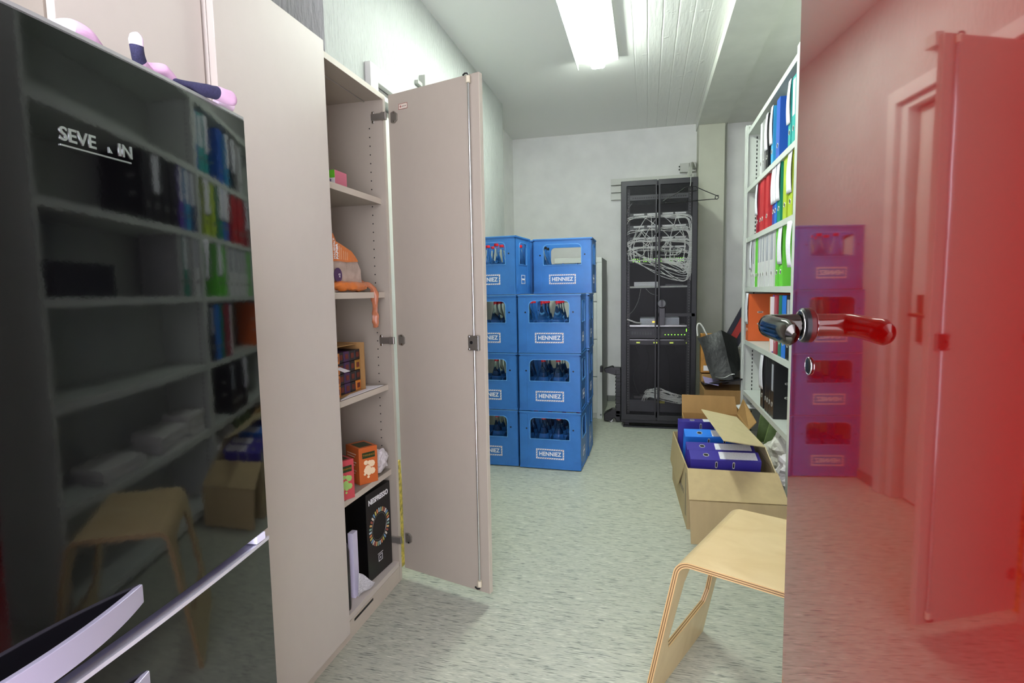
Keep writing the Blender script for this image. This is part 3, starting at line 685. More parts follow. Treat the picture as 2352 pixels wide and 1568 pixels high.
bt = thing('water_bottle', '', 'bottle', (0, 0, 0))
B().lathe([(.034, 0), (.0395, .004), (.0395, .165), (.036, .195), (.026, .24), (.0165, .275), (.0135, .295), (.0138, .306), (.0145, .308), (.0145, .314)], 14).done('glass_body', GLASS, bt, smooth=True)
B().lathe([(.0, .326), (.0140, .3255), (.0152, .322), (.0152, .309), (.0, .309)][::-1], 12, cap=False).done('cap', RED, bt, smooth=True)
btd = thing('water_bottle', '', 'bottle', (0, 0, 0))
B().lathe([(.034, 0), (.0395, .004), (.0395, .165), (.036, .195), (.026, .24), (.0165, .275), (.0135, .295), (.0138, .306), (.0145, .308), (.0145, .314)], 14).done('glass_body', GLASS, btd, smooth=True)
B().lathe([(.0, .326), (.0140, .3255), (.0152, .322), (.0152, .309), (.0, .309)][::-1], 12, cap=False).done('cap', BLACK, btd, smooth=True)
first = [True]
def fill(cx, cy, lv_, rz, cells, label, group, pr_=bt):
    for (i, j) in cells:
        lx = -CW/2+CW*(i+.5)/4; ly = -CD/2+CD*(j+.5)/3; lx *= .985; ly *= .985
        x = cx+lx*math.cos(rz)-ly*math.sin(rz); y = cy+lx*math.sin(rz)+ly*math.cos(rz)
        dup(pr_, (x, y, .0108+lv_*(CH+.0005)), random.random(), label, group)
ALL = [(i, j) for j in range(3) for i in range(4)]; RH = [(i, j) for j in range(3) for i in (2, 3)]
fill(XR+.003, YF-.012, 0, -.035, ALL, 'clear glass bottle in the bottom front right crate', 'bottles in the bottom front right crate')
fill(XR, YF, 1, -.012, ALL, 'clear glass bottle in the second front right crate', 'bottles in the second front right crate')
fill(XR-.002, YF, 2, .006, ALL, 'clear glass bottle with red cap in the topmost front right crate', 'bottles in the topmost front right crate')
for k, nm in enumerate(['bottom', 'second', 'third']):
    fill(XL-.012+.003*k, YF+.004, k, -.01*(k-1), RH, 'clear glass bottle in the %s crate of the left stack' % nm, 'bottles in the %s left crate' % nm)
fill(-1.0, YF+.016, 3, -.10, [(i, j) for j in range(3) for i in (1, 2, 3)], 'red capped glass bottle in the crate topping the left stack', 'bottles in the top left crate')
fill(-.565, YB+.004, 3, 0, [(0, 0), (0, 1), (0, 2)], 'dark capped glass bottle in the nearly empty top right crate', 'bottles in the top right crate', btd)
fill(-.985, YB+.055, 3, .02, [(3, 0)], 'glass bottle seen in the gap between the two top crates', 'bottles in the gap crate', btd)
for r in (bt, btd):
    for ch in list(r.children): bpy.data.objects.remove(ch)
    bpy.data.objects.remove(r)

# ================================================================== FILING CABINET behind the crates
fc = thing('filing_cabinet', 'light grey steel filing cabinet behind the blue crates', 'cabinet', (-.81, 4.9, 0))
B().box(0, .012, 0, .42, .60, 1.44).done('carcass', GRAY2, fc, bevel=.003)
for k in range(4):
    z0 = .05+.335*k
    dr = B().box(.006, -.006, z0, .375, .012, z0+.328).done('drawer', GRAY2, fc, bevel=.003)
    B().box(.13, -.012, z0+.26, .25, -.006, z0+.285).done('drawer_pull', STEEL, dr, bevel=.002)
B().box(.0, -.006, 1.395, .42, .012, 1.44).done('front_rail', GRAY2, fc, bevel=.003)
B().box(.375, -.004, 0, .42, .014, 1.395).done('front_stile', GRAY2, fc, bevel=.002)
B().box(.40, -.005, .03, .415, -.0035, .045).done('badge', mat('badge_grey', '6a6c6a', .4), fc)

# ================================================================== SERVER RACK
RX, RY, RW, RH_ = -.215, 4.63, .60, 2.03
rk = thing('server_rack', 'tall black server rack with perforated double doors', 'server rack', (RX, RY, 0))
b_ = B()
for x in (0, RW-.035):
    for y in (.03, .94): b_.box(x, y, .06, x+.035, y+.035, RH_)
b_.box(0, .03, RH_-.045, RW, .975, RH_-.004); b_.box(0, .03, .06, RW, .975, .085)
b_.done('frame', RACKB, rk, bevel=.002)
B().box(.0, .065, .085, .004, .94, RH_-.045).done('side_panel', RACKB, rk); B().box(RW-.004, .065, .085, RW, .94, RH_-.045).done('side_panel', RACKB, rk)
B().box(.035, .94, .085, RW-.035, .944, RH_-.045).done('back_panel', mat('rack_inside_black', '1c1d1e', .5), rk)
b_ = B(); b_.box(.02, .0, .0, RW-.02, .05, .012); b_.box(.03, .05, .0, .07, .9, .06); b_.box(RW-.07, .05, .0, RW-.03, .9, .06); b_.box(0, .02, .035, RW, .06, .06)
b_.done('plinth', RACKB, rk, bevel=.003)
def rdoor(x0, x1, nm):
    m = B(); e = .045 if nm == 'l' else .018; e2 = .012 if nm == 'l' else .040
    m.plate([rrect(x0, .062, x1, RH_-.002), rrect(x0+e, .11, x1-e2, RH_-.045)[::-1]], .022, frame((0, .024, 0), (1, 0, 0), (0, 0, 1)))
    dd = m.done('door', RACKB, rk, bevel=.003)
    B().box(x0+e-.004, .010, .106, x1-e2+.004, .0112, RH_-.041).done('perforated_sheet', MESH, dd)
    return dd
dl = rdoor(.003, .286, 'l'); dr = rdoor(.296, .597, 'r')
B().box(.30, .002, .93, .585, .009, .955).done('door_stiffener', RACKB, dr)
lk = B().lathe([(.0, 0), (.034, 0), (.034, .012), (.030, .018), (.0, .018)], 24, frame((.328, .002, 1.035), (1, 0, 0), (0, 0, 1))).done('lock_dial', mat('rack_lock_grey', '4a4b4d', .35), dr, smooth=True)
B().box(.321, -.026, 1.005, .335, -.016, 1.065).done('dial_grip', BLACK, lk, bevel=.002)
B().box(.306, -.008, .86, .354, .002, 1.00).done('lock_body', BLACK, lk, bevel=.003)
b_ = B()
for x in (.045, .53):
    b_.box(x, .085, .09, x+.025, .092, RH_-.05)
rl = b_.done('rails', mat('rail_grey', '3a3b3c', .4), rk)
b_ = B()
for x in (.0565, .5445):
    z = .12
    while z < 1.95: b_.box(x-.003, .083, z, x+.003, .0852, z+.006); z += .0222
b_.done('rail_holes', mat('rail_hole_light', '8a8c8a', .5), rl)
# equipment : each is a thing resting in the rack
def gear(name, label, cat, z, h_, m, x0=.070, x1=.530, y0=.088, y1=.35, group=None):
    t = thing(name, label, cat, (RX+x0, RY+y0, z), 0, group)
    B().box(0, 0, 0, x1-x0, y1-y0, h_).done('case', m, t, bevel=.001); return t
PANELG = mat('patch_panel_grey', '5a5c5c', .4); LBL = mat('port_label_white', 'f2f4f2', .5)
g0 = gear('blanking_panel', 'grey slotted panel near the top inside the server rack', 'rack panel', 1.885, .04, PANELG)
q = B()
for k in range(24): q.box(.02+.018*k, -.0012, .010, .032+.018*k, 0, .022)
q.done('slots', BLACK, g0)
names = ['topmost', 'second', 'third', 'lowest']
for r, z in enumerate((1.735, 1.635, 1.54, 1.465)):
    g = gear('patch_bay', '%s patch panel with white port labels in the rack' % names[r], 'patch panel', z, .043, PANELG, group='patch panels in the rack')
    q = B()
    for a in (.03, .14, .26, .36): q.box(a, -.0015, .026, a+.085, 0, .040)
    q.done('port_labels', LBL, g)
    q = B()
    for k in range(24): q.box(.03+.0172*k, -.0012, .005, .042+.0172*k, 0, .016)
    q.done('ports', BLACK, g)
sw = gear('network_switch', 'black network switch with a row of green lights in the rack', 'network switch', 1.370, .044, BLACK)
q = B()
for k in range(26):
    for zz in (.010, .030):
        if (k*7+int(zz*1000)) % 5 != 0: q.box(.008+.0172*k, -.0016, zz, .0135+.0172*k, 0, zz+.006)
q.done('status_lights', GREENL, sw)
sh = gear('rack_shelf', 'white rack shelf carrying a flat white device, mid rack', 'shelf', 1.165, .014, GRAY2)
q = B(); q.box(-.018, -.002, -.008, -.003, .01, .125); q.box(.463, -.002, -.008, .478, .01, .125); q.done('ears', GRAY2, sh)
t = gear('white_switch', 'flat white device on the mid rack shelf', 'device', 1.1795, .035, mat('device_white', 'e2e3e6', .4), .105, .31)
t = gear('black_adapter', 'flat black device right of the white one on mid rack shelf', 'device', 1.1795, .014, BLACK, .36, .50)
sh = gear('rack_shelf', 'silver rack shelf carrying two white routers below the lock', 'shelf', .840, .016, STEEL)
q = B(); q.box(-.018, -.002, -.008, -.003, .01, .09); q.box(.463, -.002, -.008, .478, .01, .09); q.done('ears', GRAY2, sh)
t = gear('router', 'white router with amber lights on the silver rack shelf', 'router', .8565, .055, mat('router_white', 'c7cdd6', .35), .155, .285)
B().box(.10, -.002, .02, .125, 0, .03).done('status_lights', AMBER, t)
t = gear('router', 'white router right of the rack lock on the silver shelf', 'router', .8565, .060, mat('router_white', 'c7cdd6', .35), .345, .47)
sv = gear('server', 'black server with six bright green lights in the rack', 'server', .745, .085, mat('server_black', '1d1e20', .35))
q = B()
for k in range(7): q.box(.285+.026*k, -.002, .026, .292+.026*k, 0, .033)
q.box(.455, -.002, .055, .468, 0, .080); q.done('status_lights', GREENL, sv)
q = B()
for k in range(8): q.box(.015+.0215*k, -.0016, .03, .030+.0215*k, 0, .055)
q.done('drive_bays', PANELG, sv)
sv2 = gear('disk_array', 'flat black disk unit with four yellow green labels in the rack', 'disk unit', .690, .045, mat('server_black', '1d1e20', .35))
q = B()
for a in (.075, .215, .345, .405+.07): q.box(a-.02, -.0016, .012, a+.012-.002, 0, .024)
q.done('status_labels', mat('yellow_green_display', 'a8b84a', .4, emit=.8), sv2)
q = B(); q.box(.0, -.0016, .040, .44, 0, .0435); q.done('trim_line', STEEL, sv2)
up = gear('power_unit', 'dark grey power unit at the bottom of the rack', 'power unit', .12, .10, mat('ups_dark', '3c3d42', .4), .07, .53)
B().box(.225, -.002, .075, .29, 0, .097).done('yellow_label', mat('label_yellow', 'a8a23a', .5), up)
B().box(.03, .03, .101, .16, .12, .13).done('black_plug_strip', BLACK, up, bevel=.004)
# patch cables
random.seed(11)
CG = 'pale patch cables looping in the server rack'
def cable(pts, r=.0028, m=CABLE, label='pale grey patch cable looping between rack panels', group=CG, n=7):
    b_ = B().tube(smooth_path(pts, n), r, 6); o = b_.done('patch_cable', m, smooth=True); return tag(o, label, 'cable', group)
px = lambda x: RX+x
yf = RY+.088
panz = (1.748, 1.648, 1.553, 1.478); SWZ = 1.40
for i in range(64):
    r = random.randrange(4); x0 = random.uniform(.09, .50); z0 = panz[r]; d = random.uniform(.018, .05)
    if random.random() < .55:      # goes out to the side channel and down to the switch
        side = .035 if x0 < .3 and random.random() < .5 else .555
        side += random.uniform(-.012, .012); x1 = random.uniform(.08, .5); sg = -1 if side < .3 else 1
        zl = random.uniform(1.22, 1.40) if side > .3 else random.uniform(1.38, 1.52)
        cable([(px(x0), yf-.002, z0), (px(x0), yf-d*.7, z0-.006), (px((x0+side)/2), yf-d, z0-random.uniform(0, .03)), (px(side-.02*sg), yf-.03, z0-.04), (px(side), yf-.02, (z0+zl)/2), (px(side-.03*sg), yf-.035, zl), (px((x1+side)/2), yf-.045, min(zl+.03, 1.40)), (px(x1), yf-.035, SWZ-.012), (px(x1), yf-.002, SWZ-.004)])
    else:
        x1 = min(.5, max(.08, x0+random.uniform(-.22, .22)))
        cable([(px(x0), yf-.002, z0), (px(x0), yf-d, z0-.010), (px(x0*.7+x1*.3), yf-d-.005, z0-.05), (px(x1), yf-.04, (z0+SWZ)/2-.01), (px(x1), yf-.03, SWZ+.012), (px(x1), yf-.002, SWZ)])
for i in range(22):   # horizontal runs in front of the panels
    r = random.randrange(4); z0 = panz[r]+random.uniform(-.012, .012); s = random.choice((-1, 1)); e = .035 if s < 0 else .56; x0 = random.uniform(.2, .42)
    cable([(px(x0), yf-.002, z0), (px(x0+.03*s), yf-.03, z0-.004), (px((x0+e)/2), yf-.035, z0+random.uniform(-.01, .012)), (px(e-.03*s), yf-.03, z0-.01), (px(e), yf-.02, z0-.06), (px(e-.01*s), yf-.02, z0-random.uniform(.12, .25))])
for i in range(26):   # coil at the bottom
    a = random.uniform(-.02, .02); h_ = random.uniform(.225, .30); s_ = random.uniform(.17, .22); e_ = random.uniform(.42, .54)
    cable([(px(s_), yf+random.uniform(-.03, .06), h_-.02+a), (px(s_+.03), yf-.03, h_+.02), (px((s_+e_)/2), yf-.035+a, h_+.015+a), (px(e_), yf-.02, h_-.03), (px((s_+e_)/2+.06), yf-.0+a, .232+abs(a)), (px(s_+.10), yf+.03, .235+abs(a))], label='pale cable in the tangled bundle at the rack bottom', group='pale cables coiled at the rack bottom')
for (p0) in ([(.16, 1.16), (.14, 1.06), (.10, .98), (.05, .93), (.04, .90)], [(.20, 1.16), (.24, 1.12), (.30, 1.10)], [(.09, 1.86), (.05, 1.80), (.04, 1.70)]):
    cable([(px(x), yf-.02, z) for x, z in p0], .0022, mat('grey_cable', '8f918c', .5), 'single thin grey cable hanging inside the rack', 'thin grey cables in the rack')
cable([(px(.05), yf-.03, .905), (px(.12), yf-.04, .88), (px(.165), yf-.01, .872)], .007, CABLE, 'thick white cable plugged into the left router', None)
for k in range(5):
    x = .12+.08*k; cable([(px(x), yf-.01, .68), (px(x+.03), yf+.02, .55), (px(x-.02+.02*k), yf+.03, .40), (px(x+.04), yf+.0, .24)], .003, CABLED, 'dark cable hanging in the lower half of the rack', 'dark cables in the lower rack')
# wire hanger on the rack
hg = thing('coat_hanger', 'black wire coat hanger hooked on the top of the server rack', 'hanger', (RX+.54, RY-.03, 1.955))
hook = smooth_path([(-.004, 0, -.005), (0, 0, .03), (.0, 0, .055), (.004, .012, .085), (.006, .040, .098), (.004, .062, .085)], 6)
B().tube(hook, .0028, 8).done('hook', STEEL, hg, smooth=True)
loop = [(-.036, 0, -.006), (.030, 0, -.006), (.045, 0, -.014), (.045, 0, -.030), (.034, 0, -.040), (-.026, 0, -.040), (-.044, 0, -.032)]
B().tube(smooth_path(loop, 5), .0032, 8).done('centre_loop', BLACK, hg, smooth=True)
bar = smooth_path([(-.036, 0, -.006), (-.12, 0, -.060), (-.200, 0, -.100), (-.206, 0, -.114), (-.190, 0, -.122), (-.182, 0, -.108), (-.196, 0, -.096)], 5)
B().tube(bar, .0032, 8).done('shoulder_wire', BLACK, hg, smooth=True)
bar = smooth_path([(.045, 0, -.014), (.12, 0, -.052), (.195, 0, -.088), (.206, 0, -.100), (.196, 0, -.114), (.182, 0, -.106), (.188, 0, -.088), (.208, 0, -.086)], 5)
B().tube(bar, .0032, 8).done('shoulder_wire', BLACK, hg, smooth=True)
B().tube(smooth_path([(-.200, 0, -.122), (-.1, 0, -.122), (.1, 0, -.114), (.198, 0, -.112)], 5), .0032, 8).done('bottom_wire', BLACK, hg, smooth=True)
# wall items behind the rack
for k in range(3):
    z0 = 2.05+.072*k
    tag(B().box(-.362, BY-.045, z0, .43, BY-.001, z0+.060).done('cable_trunking', mat('trunking_white', 'd5d7cd', .45), bevel=.002), 'white cable trunking on back wall, %s of the three' % ['lowest', 'middle', 'topmost'][k], 'cable trunking', 'cable trunking on the back wall')
jb = thing('junction_box', 'white junction box on the back wall above the server rack', 'junction box', (.30, BY-.05, 2.275))
B().box(0, 0, 0, .085, .049, .085).done('cover', mat('junction_white', 'd2d4cc', .45), jb, bevel=.003)
B().box(.088, .0, .0, .145, .049, .09).done('cover', mat('junction_white', 'd2d4cc', .45), jb, bevel=.003)
q = B(); q.cyl((-.012, .02, .03), (0, .02, .03), .006, 8); q.cyl((-.012, .02, .06), (0, .02, .06), .006, 8); q.done('gland', BLACK, jb)
for k in range(4):
    tag(B().tube(smooth_path([(.42+.006*k, BY-.06, 2.30), (.40, BY-.2, 2.30+.01*k), (.37-.01*k, BY-.5, 2.16), (.33, 5.0, 2.03+.02*k), (.28+.02*k, 4.9, 2.035)], 6), .006, 8).done('power_cable', mat('cable_white', 'cfd2c8', .45), smooth=True), 'pale thick cable running from the junction box down onto the rack', 'cable', 'cables above the rack')
# black folding trolley left of the rack
tr = thing('folding_trolley', 'black folded plastic trolley leaning beside the left of the rack', 'trolley', (-.252, 4.78, 0))
b_ = B(); b_.box(-.012, 0, .05, .030, .10, .46)
for k in range(12): b_.box(-.018, -.004, .07+.032*k, .032, .10, .078+.032*k)
b_.done('ribbed_spine', BLACK, tr, bevel=.003)
B().plate([[(-.115, .0), (-.105, -.03), (-.02, -.055), (.03, -.05), (.03, .01), (-.03, .012), (-.04, .025)]], .07, frame((0, .08, .47), (1, 0, 0), (0, 0, 1))).done('upper_arm', BLACK, tr, bevel=.005)
B().box(-.150, .03, .435, -.125, .08, .490).done('grip', BLACK, tr, bevel=.004)
B().plate([[(-.115, .012), (-.115, .075), (-.045, .115), (.03, .115), (.03, .012), (-.01, .012), (-.02, .035), (-.04, .035), (-.05, .012)]], .09, frame((0, .09, .0), (1, 0, 0), (0, 0, 1))).done('foot', BLACK, tr, bevel=.006)
B().cyl((-.055, .02, .016), (-.055, .08, .016), .016, 14).done('wheel', STEEL, tr, smooth=True)

# ================================================================== SHELF RACK ON THE RIGHT
SX = .66; SD = .38; LV = (.05, .430, .790, 1.155, 1.490, 1.830)
RAILH = mat('slot_dark', '1c1d1c', .5)
def shelf_unit(y0, y1, label, tz=2.215):
    t = thing('shelving_unit', label, 'shelving unit', (SX, y0, 0)); L_ = y1-y0
    for (a, nm) in ((0, 0), (L_, 1)):
        s = 1 if nm == 0 else -1
        pn = B().box(.0, a, 0, SD, a+s*.004, tz+.03).done('side_panel', GRAY, t)
        B().box(-.002, a-s*.002, 0, .002, a+s*.020, tz+.03).done('post', GRAY, t, bevel=.001)
        q = B(); z = .08
        while z < tz-.03: q.box(.055, a+s*.0035, z, .062, a+s*.0048, z+.015); z += .027
        q.done('slots', RAILH, pn)
    B().box(SD-.004, .005, 0, SD, L_-.005, tz).done('back_panel', GRAY, t)
    for z in LV+(tz,):
        s_ = B(); s_.box(.004, .006, z-.028, SD-.005, L_-.006, z); s_.box(.001, .022, z-.030, .005, L_-.022, z+.001)
        s_.done('shelf', GRAY, t)
    return t
shelf_unit(2.83, 4.13, 'light grey metal shelving unit of coloured binders by the server rack')
shelf_unit(1.52, 2.824, 'light grey metal shelving unit behind the red door edge')
B().box(SX+.02, 4.14, 0, SX+.08, 4.165, 2.28)
po = B().box(SX-.008, 4.155, 0, SX+.03, 4.20, 2.26); tag(po.done('upright_post', GRAY, bevel=.002), 'light grey upright post at the far end of the shelving', 'post')

BC = dict(white='d9dad8', grey='9c9c9a', black='1c1c1e', blue='2a5bb8', cyan='3aa0d0', teal='2ea8a0', red='c4383c', violet='4a4a9c', green='1f8f72', lime='b4cc3c', bright='6cd040', orange='d2602a', maroon='9c2032', purple='3c3490', sky='2a78d8', mauve='6a4ab0', navy='2a3c6c', dkgreen='1f7a5c')
MAR = mat('slot_metal', 'cfcfc8', .3, metal=.3); RINGH = mat('finger_hole_dark', '060606', .5)
BH, BD = .318, .285
def binder(loc, th, col, label, group, lab=None, rot=(0, 0, 0), hang=None, slots=True, ring=True, H_=BH, D_=BD, sheet=None, s0=.055):
    """local: spine faces -X, thickness along +Y, height +Z"""
    t = thing('ring_binder', label, 'binder', loc, 0, group, rot)
    m = mat('binder_'+col, BC[col], .35)
    c = B(); c.box(0, 0, 0, .003, th, H_); c.box(.003, 0, 0, D_, .0022, H_); c.box(.003, th-.0022, 0, D_, th, H_)
    c.done('cover', m, t, bevel=.0008)
    if th > .014: B().box(.02, .0035, .010, D_-.02, th-.0035, H_-.012).done('pages', PAPERW, t)
    if ring and th > .025:
        rr = min(.0125, th*.3); g = B().tube([(-.0006, th/2+rr*math.cos(a*PI/9), .075+rr*math.sin(a*PI/9)) for a in range(18)], .0014, 6, closed=True).done('finger_ring', MAR, t, smooth=True)
        B().cyl((-.0005, th/2, .075), (.001, th/2, .075), rr*.95, 18).done('finger_hole', RINGH, g)
    if slots:
        for zz in (.118, .196):
            s_ = B(); s_.plate([rrect(s0, zz-.0055, s0+.037, zz+.0055, (.0055,)*4), rrect(s0+.005, zz-.0028, s0+.032, zz+.0028, (.0028,)*4)[::-1]], .0012, frame((0, 0, 0), (1, 0, 0), (0, 0, 1)))
            s_ = s_.done('clasp_slot', MAR, t)
            B().box(s0+.006, -.0003, zz-.0025, s0+.031, .0004, zz+.0025).done('slot_hole', RINGH, s_)
    if lab == 'label':
        B().box(-.0009, th*.12, .135, 0, th*.88, H_-.015).done('spine_label', mat('spine_label_white', 'dcdde2', .6, var=(160, .10, (1, 1, 1))), t)
    elif lab == 'grey':
        B().box(-.0009, th*.2, .15, 0, th*.8, H_-.02).done('spine_label', mat('spine_label_grey', 'a2a4ac', .6, var=(220, .2, (1, 1, 1))), t)
    elif lab == 'sheet':
        o = film('loose_label', lambda u, v: (-.003-.006*math.sin(PI*v)-.006*(1-v)*u, th*(.02+.96*u)+.003*(1-v), .115+(H_-.11)*v), 4, 10, mat('loose_label_white', 'e9e8ee', .6, var=(140, .07, (1, 1, 1))), t)
    return t
SG = {5: 'binders on the top shelf', 4: 'binders on the second shelf from top', 3: 'binders on the eye level shelf', 2: 'binders on the shelf below eye level', 1: 'binders on the lower shelf'}
def row(lv_, items):
    z = LV[lv_]+.0012
    for (y, th, col, lab, label) in items:
        binder((SX+.012, y, z), th, col, label, SG[lv_], lab)
# top row (far to near)
row(5, [(3.70, .050, 'white', 'label', 'white binder at the far end of the top shelf'),
        (3.625, .052, 'grey', None, 'grey binder second from the far end, top shelf'),
        (3.515, .060, 'black', 'sheet', 'black binder with loose white label, top shelf'),
        (3.385, .052, 'cyan', 'sheet', 'light blue binder with loose white label, top shelf'),
        (3.235, .078, 'blue', None, 'wide blue binder with its side showing, top shelf'),
        (2.995, .050, 'teal', 'sheet', 'turquoise binder with curling label, top shelf'),
        (2.915, .060, 'teal', 'label', 'turquoise binder with straight label beside the red door, top shelf'),
        (2.840, .060, 'blue', 'label', 'blue binder nearest the red door, top shelf')])
row(4, [(3.775, .052, 'maroon', 'sheet', 'dark red binder with hanging white sheet, far end second shelf'),
        (3.680, .045, 'red', None, 'red binder second from the far end, second shelf'),
        (3.605, .070, 'red', None, 'red binder third from far end, second shelf'),
        (3.475, .075, 'red', None, 'wide red binder nearest of the reds, second shelf'),
        (3.315, .048, 'violet', 'sheet', 'violet binder with long white label, second shelf'),
        (3.262, .048, 'sky', 'sheet', 'bright blue binder with long white label, second shelf'),
        (3.175, .070, 'green', 'sheet', 'sea green binder with curling white label, second shelf'),
        (3.045, .072, 'lime', None, 'yellow green binder farther one, second shelf'),
        (2.930, .078, 'lime', 'sheet', 'yellow green binder with long white label, second shelf')])
row(3, [(3.935, .050, 'white', 'sheet', 'white binder with loose label at far end, eye level shelf'),
        (3.862, .068, 'white', 'grey', 'white binder with grey label left of the thin green one'),
        (3.800, .030, 'bright', None, 'thin bright green binder between white ones'),
        (3.760, .036, 'bright', None, 'second thin bright green binder between white ones'),
        (3.700, .050, 'white', 'grey', 'white binder right of the thin green binders'),
        (3.620, .068, 'white', 'grey', 'white binder second right of the thin green ones'),
        (3.545, .068, 'white', 'grey', 'white binder third right of the thin green ones'),
        (3.425, .095, 'white', 'grey', 'wide white binder fourth right of the thin green ones'),
        (3.295, .110, 'white', 'grey', 'wide white binder beside the bright green ones'),
        (3.190, .060, 'bright', None, 'bright green binder without label, eye level shelf'),
        (3.090, .080, 'bright', 'sheet', 'bright green binder with label and side showing, eye level shelf')])
row(2, [(3.275, .018, 'mauve', None, 'thin violet folder on the shelf below eye level'),
        (3.175, .080, 'maroon', None, 'dark red binder on the shelf below eye level'),
        (3.085, .062, 'dkgreen', None, 'green binder on the shelf below eye level'),
        (2.995, .078, 'sky', None, 'bright blue binder on the shelf below eye level'),
        (2.900, .082, 'black', 'grey', 'black binder nearest the red door, below eye level')])
binder((SX+.004, 3.985, LV[2]+.0012), .095, 'orange', 'big orange binder at the far end, shelf below eye level', SG[2], 'sheet')
row(1, [(3.485, .085, 'black', 'sheet', 'black binder with white label, farthest on the lower shelf'),
        (3.405, .040, 'black', None, 'thin black binder second from far, lower shelf'),
        (3.352, .042, 'black', None, 'thin black binder in the middle, lower shelf'),
        (3.292, .048, 'black', None, 'thin black binder fourth from far, lower shelf'),
        (3.215, .070, 'black', 'grey', 'black binder with its side showing, nearest on lower shelf')])
for k, (yy, lean) in enumerate(((3.272, .30), (3.262, .42))):
    o = tag(B().slab([(SX-.004, yy, LV[2]+.01), (SX+.20, yy, LV[2]+.01), (SX+.20, yy+.012, LV[2]+.31), (SX-.004, yy+.012, LV[2]+.31)], .0015).done('paper_sheet', WHITE if k else mat('yellow_paper', 'd8c070', .6)), ['yellow sheet', 'white sheet'][k]+' standing between orange and violet folders', 'paper')
o = film('paper_sheet', lambda u, v: (SX+.004-.008*math.sin(PI*v)-.01*u, 2.87+.055*u-.02*(1-v)*u, LV[3]+.09+.22*v), 5, 10, mat('loose_label_white', 'e9e8ee', .6), None); tag(o, 'hanging printed white sheets at the near end of the eye level shelf', 'paper')
# lowest level : green folders, bags, papers
GPL = mat('pale_green_plastic', '8fae6a', .35, var=(20, .2)); BAGW = mat('milky_plastic_bag', 'dad8cc', .3, bump=(22, .8, (1, 1, 1), .01), var=(9, .1))
def crump(name, label, cat, loc, dims, m, seed, amp=.25, rot=(0, 0, 0)):
    b_ = B(); b_.b.free(); b_.b = bmesh.new(); bmesh.ops.create_icosphere(b_.b, subdivisions=4, radius=1)
    for v in b_.b.verts:
        n0 = noise.noise(v.co*2.3+Vector((seed, 0, 0)))+.5*noise.noise(v.co*6+Vector((0, seed, 0)))
        v.co *= 1+amp*n0; v.co = Vector((v.co.x*dims[0], v.co.y*dims[1], v.co.z*dims[2]))
    o = b_.done(name, m, smooth=False); 
    R3 = Matrix.Rotation(rot[2], 4, 'Z') @ Matrix.Rotation(rot[1], 4, 'Y') @ Matrix.Rotation(rot[0], 4, 'X'); o.data.transform(R3)
    mz = min(v.co.z for v in o.data.vertices); o.location = (loc[0], loc[1], loc[2]-mz+.001)
    return tag(o, label, cat)
def sheets(name, label, loc, sx, sy, n, m, rz=0, tilt=(0, 0), group=None):
    t = B(); random.seed(int(loc[1]*1000))
    for k in range(n):
        M_ = Matrix.Translation((random.uniform(-.006, .006), random.uniform(-.006, .006), .004*k)) @ Matrix.Rotation(random.uniform(-.06, .06), 4, 'Z')
        t.box(-sx/2, -sy/2, 0, sx/2, sy/2, .0036, M_)
    o = t.done(name, m); o.location = loc; o.rotation_euler = (tilt[0], tilt[1], rz); return tag(o, label, 'papers', group)
sheets('paper_stack', 'stack of white papers lying at far end of the lowest shelf', (SX+.14, 3.90, LV[0]+.001), .21, .297, 26, mat('stack_paper', 'e4e3de', .6))
sheets('paper_stack', 'stack of papers lying in the middle of the lowest shelf', (SX+.15, 3.50, LV[0]+.001), .21, .297, 34, mat('stack_paper', 'e4e3de', .6), .1)
crump('milky_bag', 'milky plastic bag of papers bulging from the lowest shelf', 'plastic bag', (SX+.13, 3.24, LV[0]), (.15, .13, .16), BAGW, 4, .22)
crump('white_bag', 'white crumpled plastic bag at the near end of the lowest shelf', 'plastic bag', (SX+.10, 2.97, LV[0]), (.12, .11, .13), mat('white_plastic_bag', 'e6e2e2', .4, bump=(18, .8, (1, 1, 1), .01)), 9, .28)
for k, (y, rx_, ln, lb) in enumerate(((3.72, .55, .30, 'pale green plastic folder leaning, farther of two on the lowest shelf'), (3.50, .75, .30, 'pale green plastic folder leaning behind the milky bag'))):
    o = B().box(0, 0, 0, .23, .012, ln).done('plastic_folder', GPL, bevel=.002); o.location = (SX+.02, y, LV[0]+(.106 if k == 0 else .142)); o.rotation_euler = (rx_, 0, 0); tag(o, lb, 'folder', 'green folders on the lowest shelf')
o = film('paper_sheet', lambda u, v: (SX-.055+.20*u, 3.92+.15*v, LV[1]+.004+.012*math.sin(3*u)*(1-u)-.012*max(0, .3-u)), 10, 4, WHITE, None, .002)
o.location.z = -.10; tag(o, 'white paper poking out just under the lower binder shelf', 'paper')
sheets('paper_bundle', 'bundle of punched white sheets sagging in front of the near shelf end', (SX-.035, 2.93, .10), .05, .20, 20, mat('stack_paper', 'e4e3de', .6), .0, (0, -1.1))
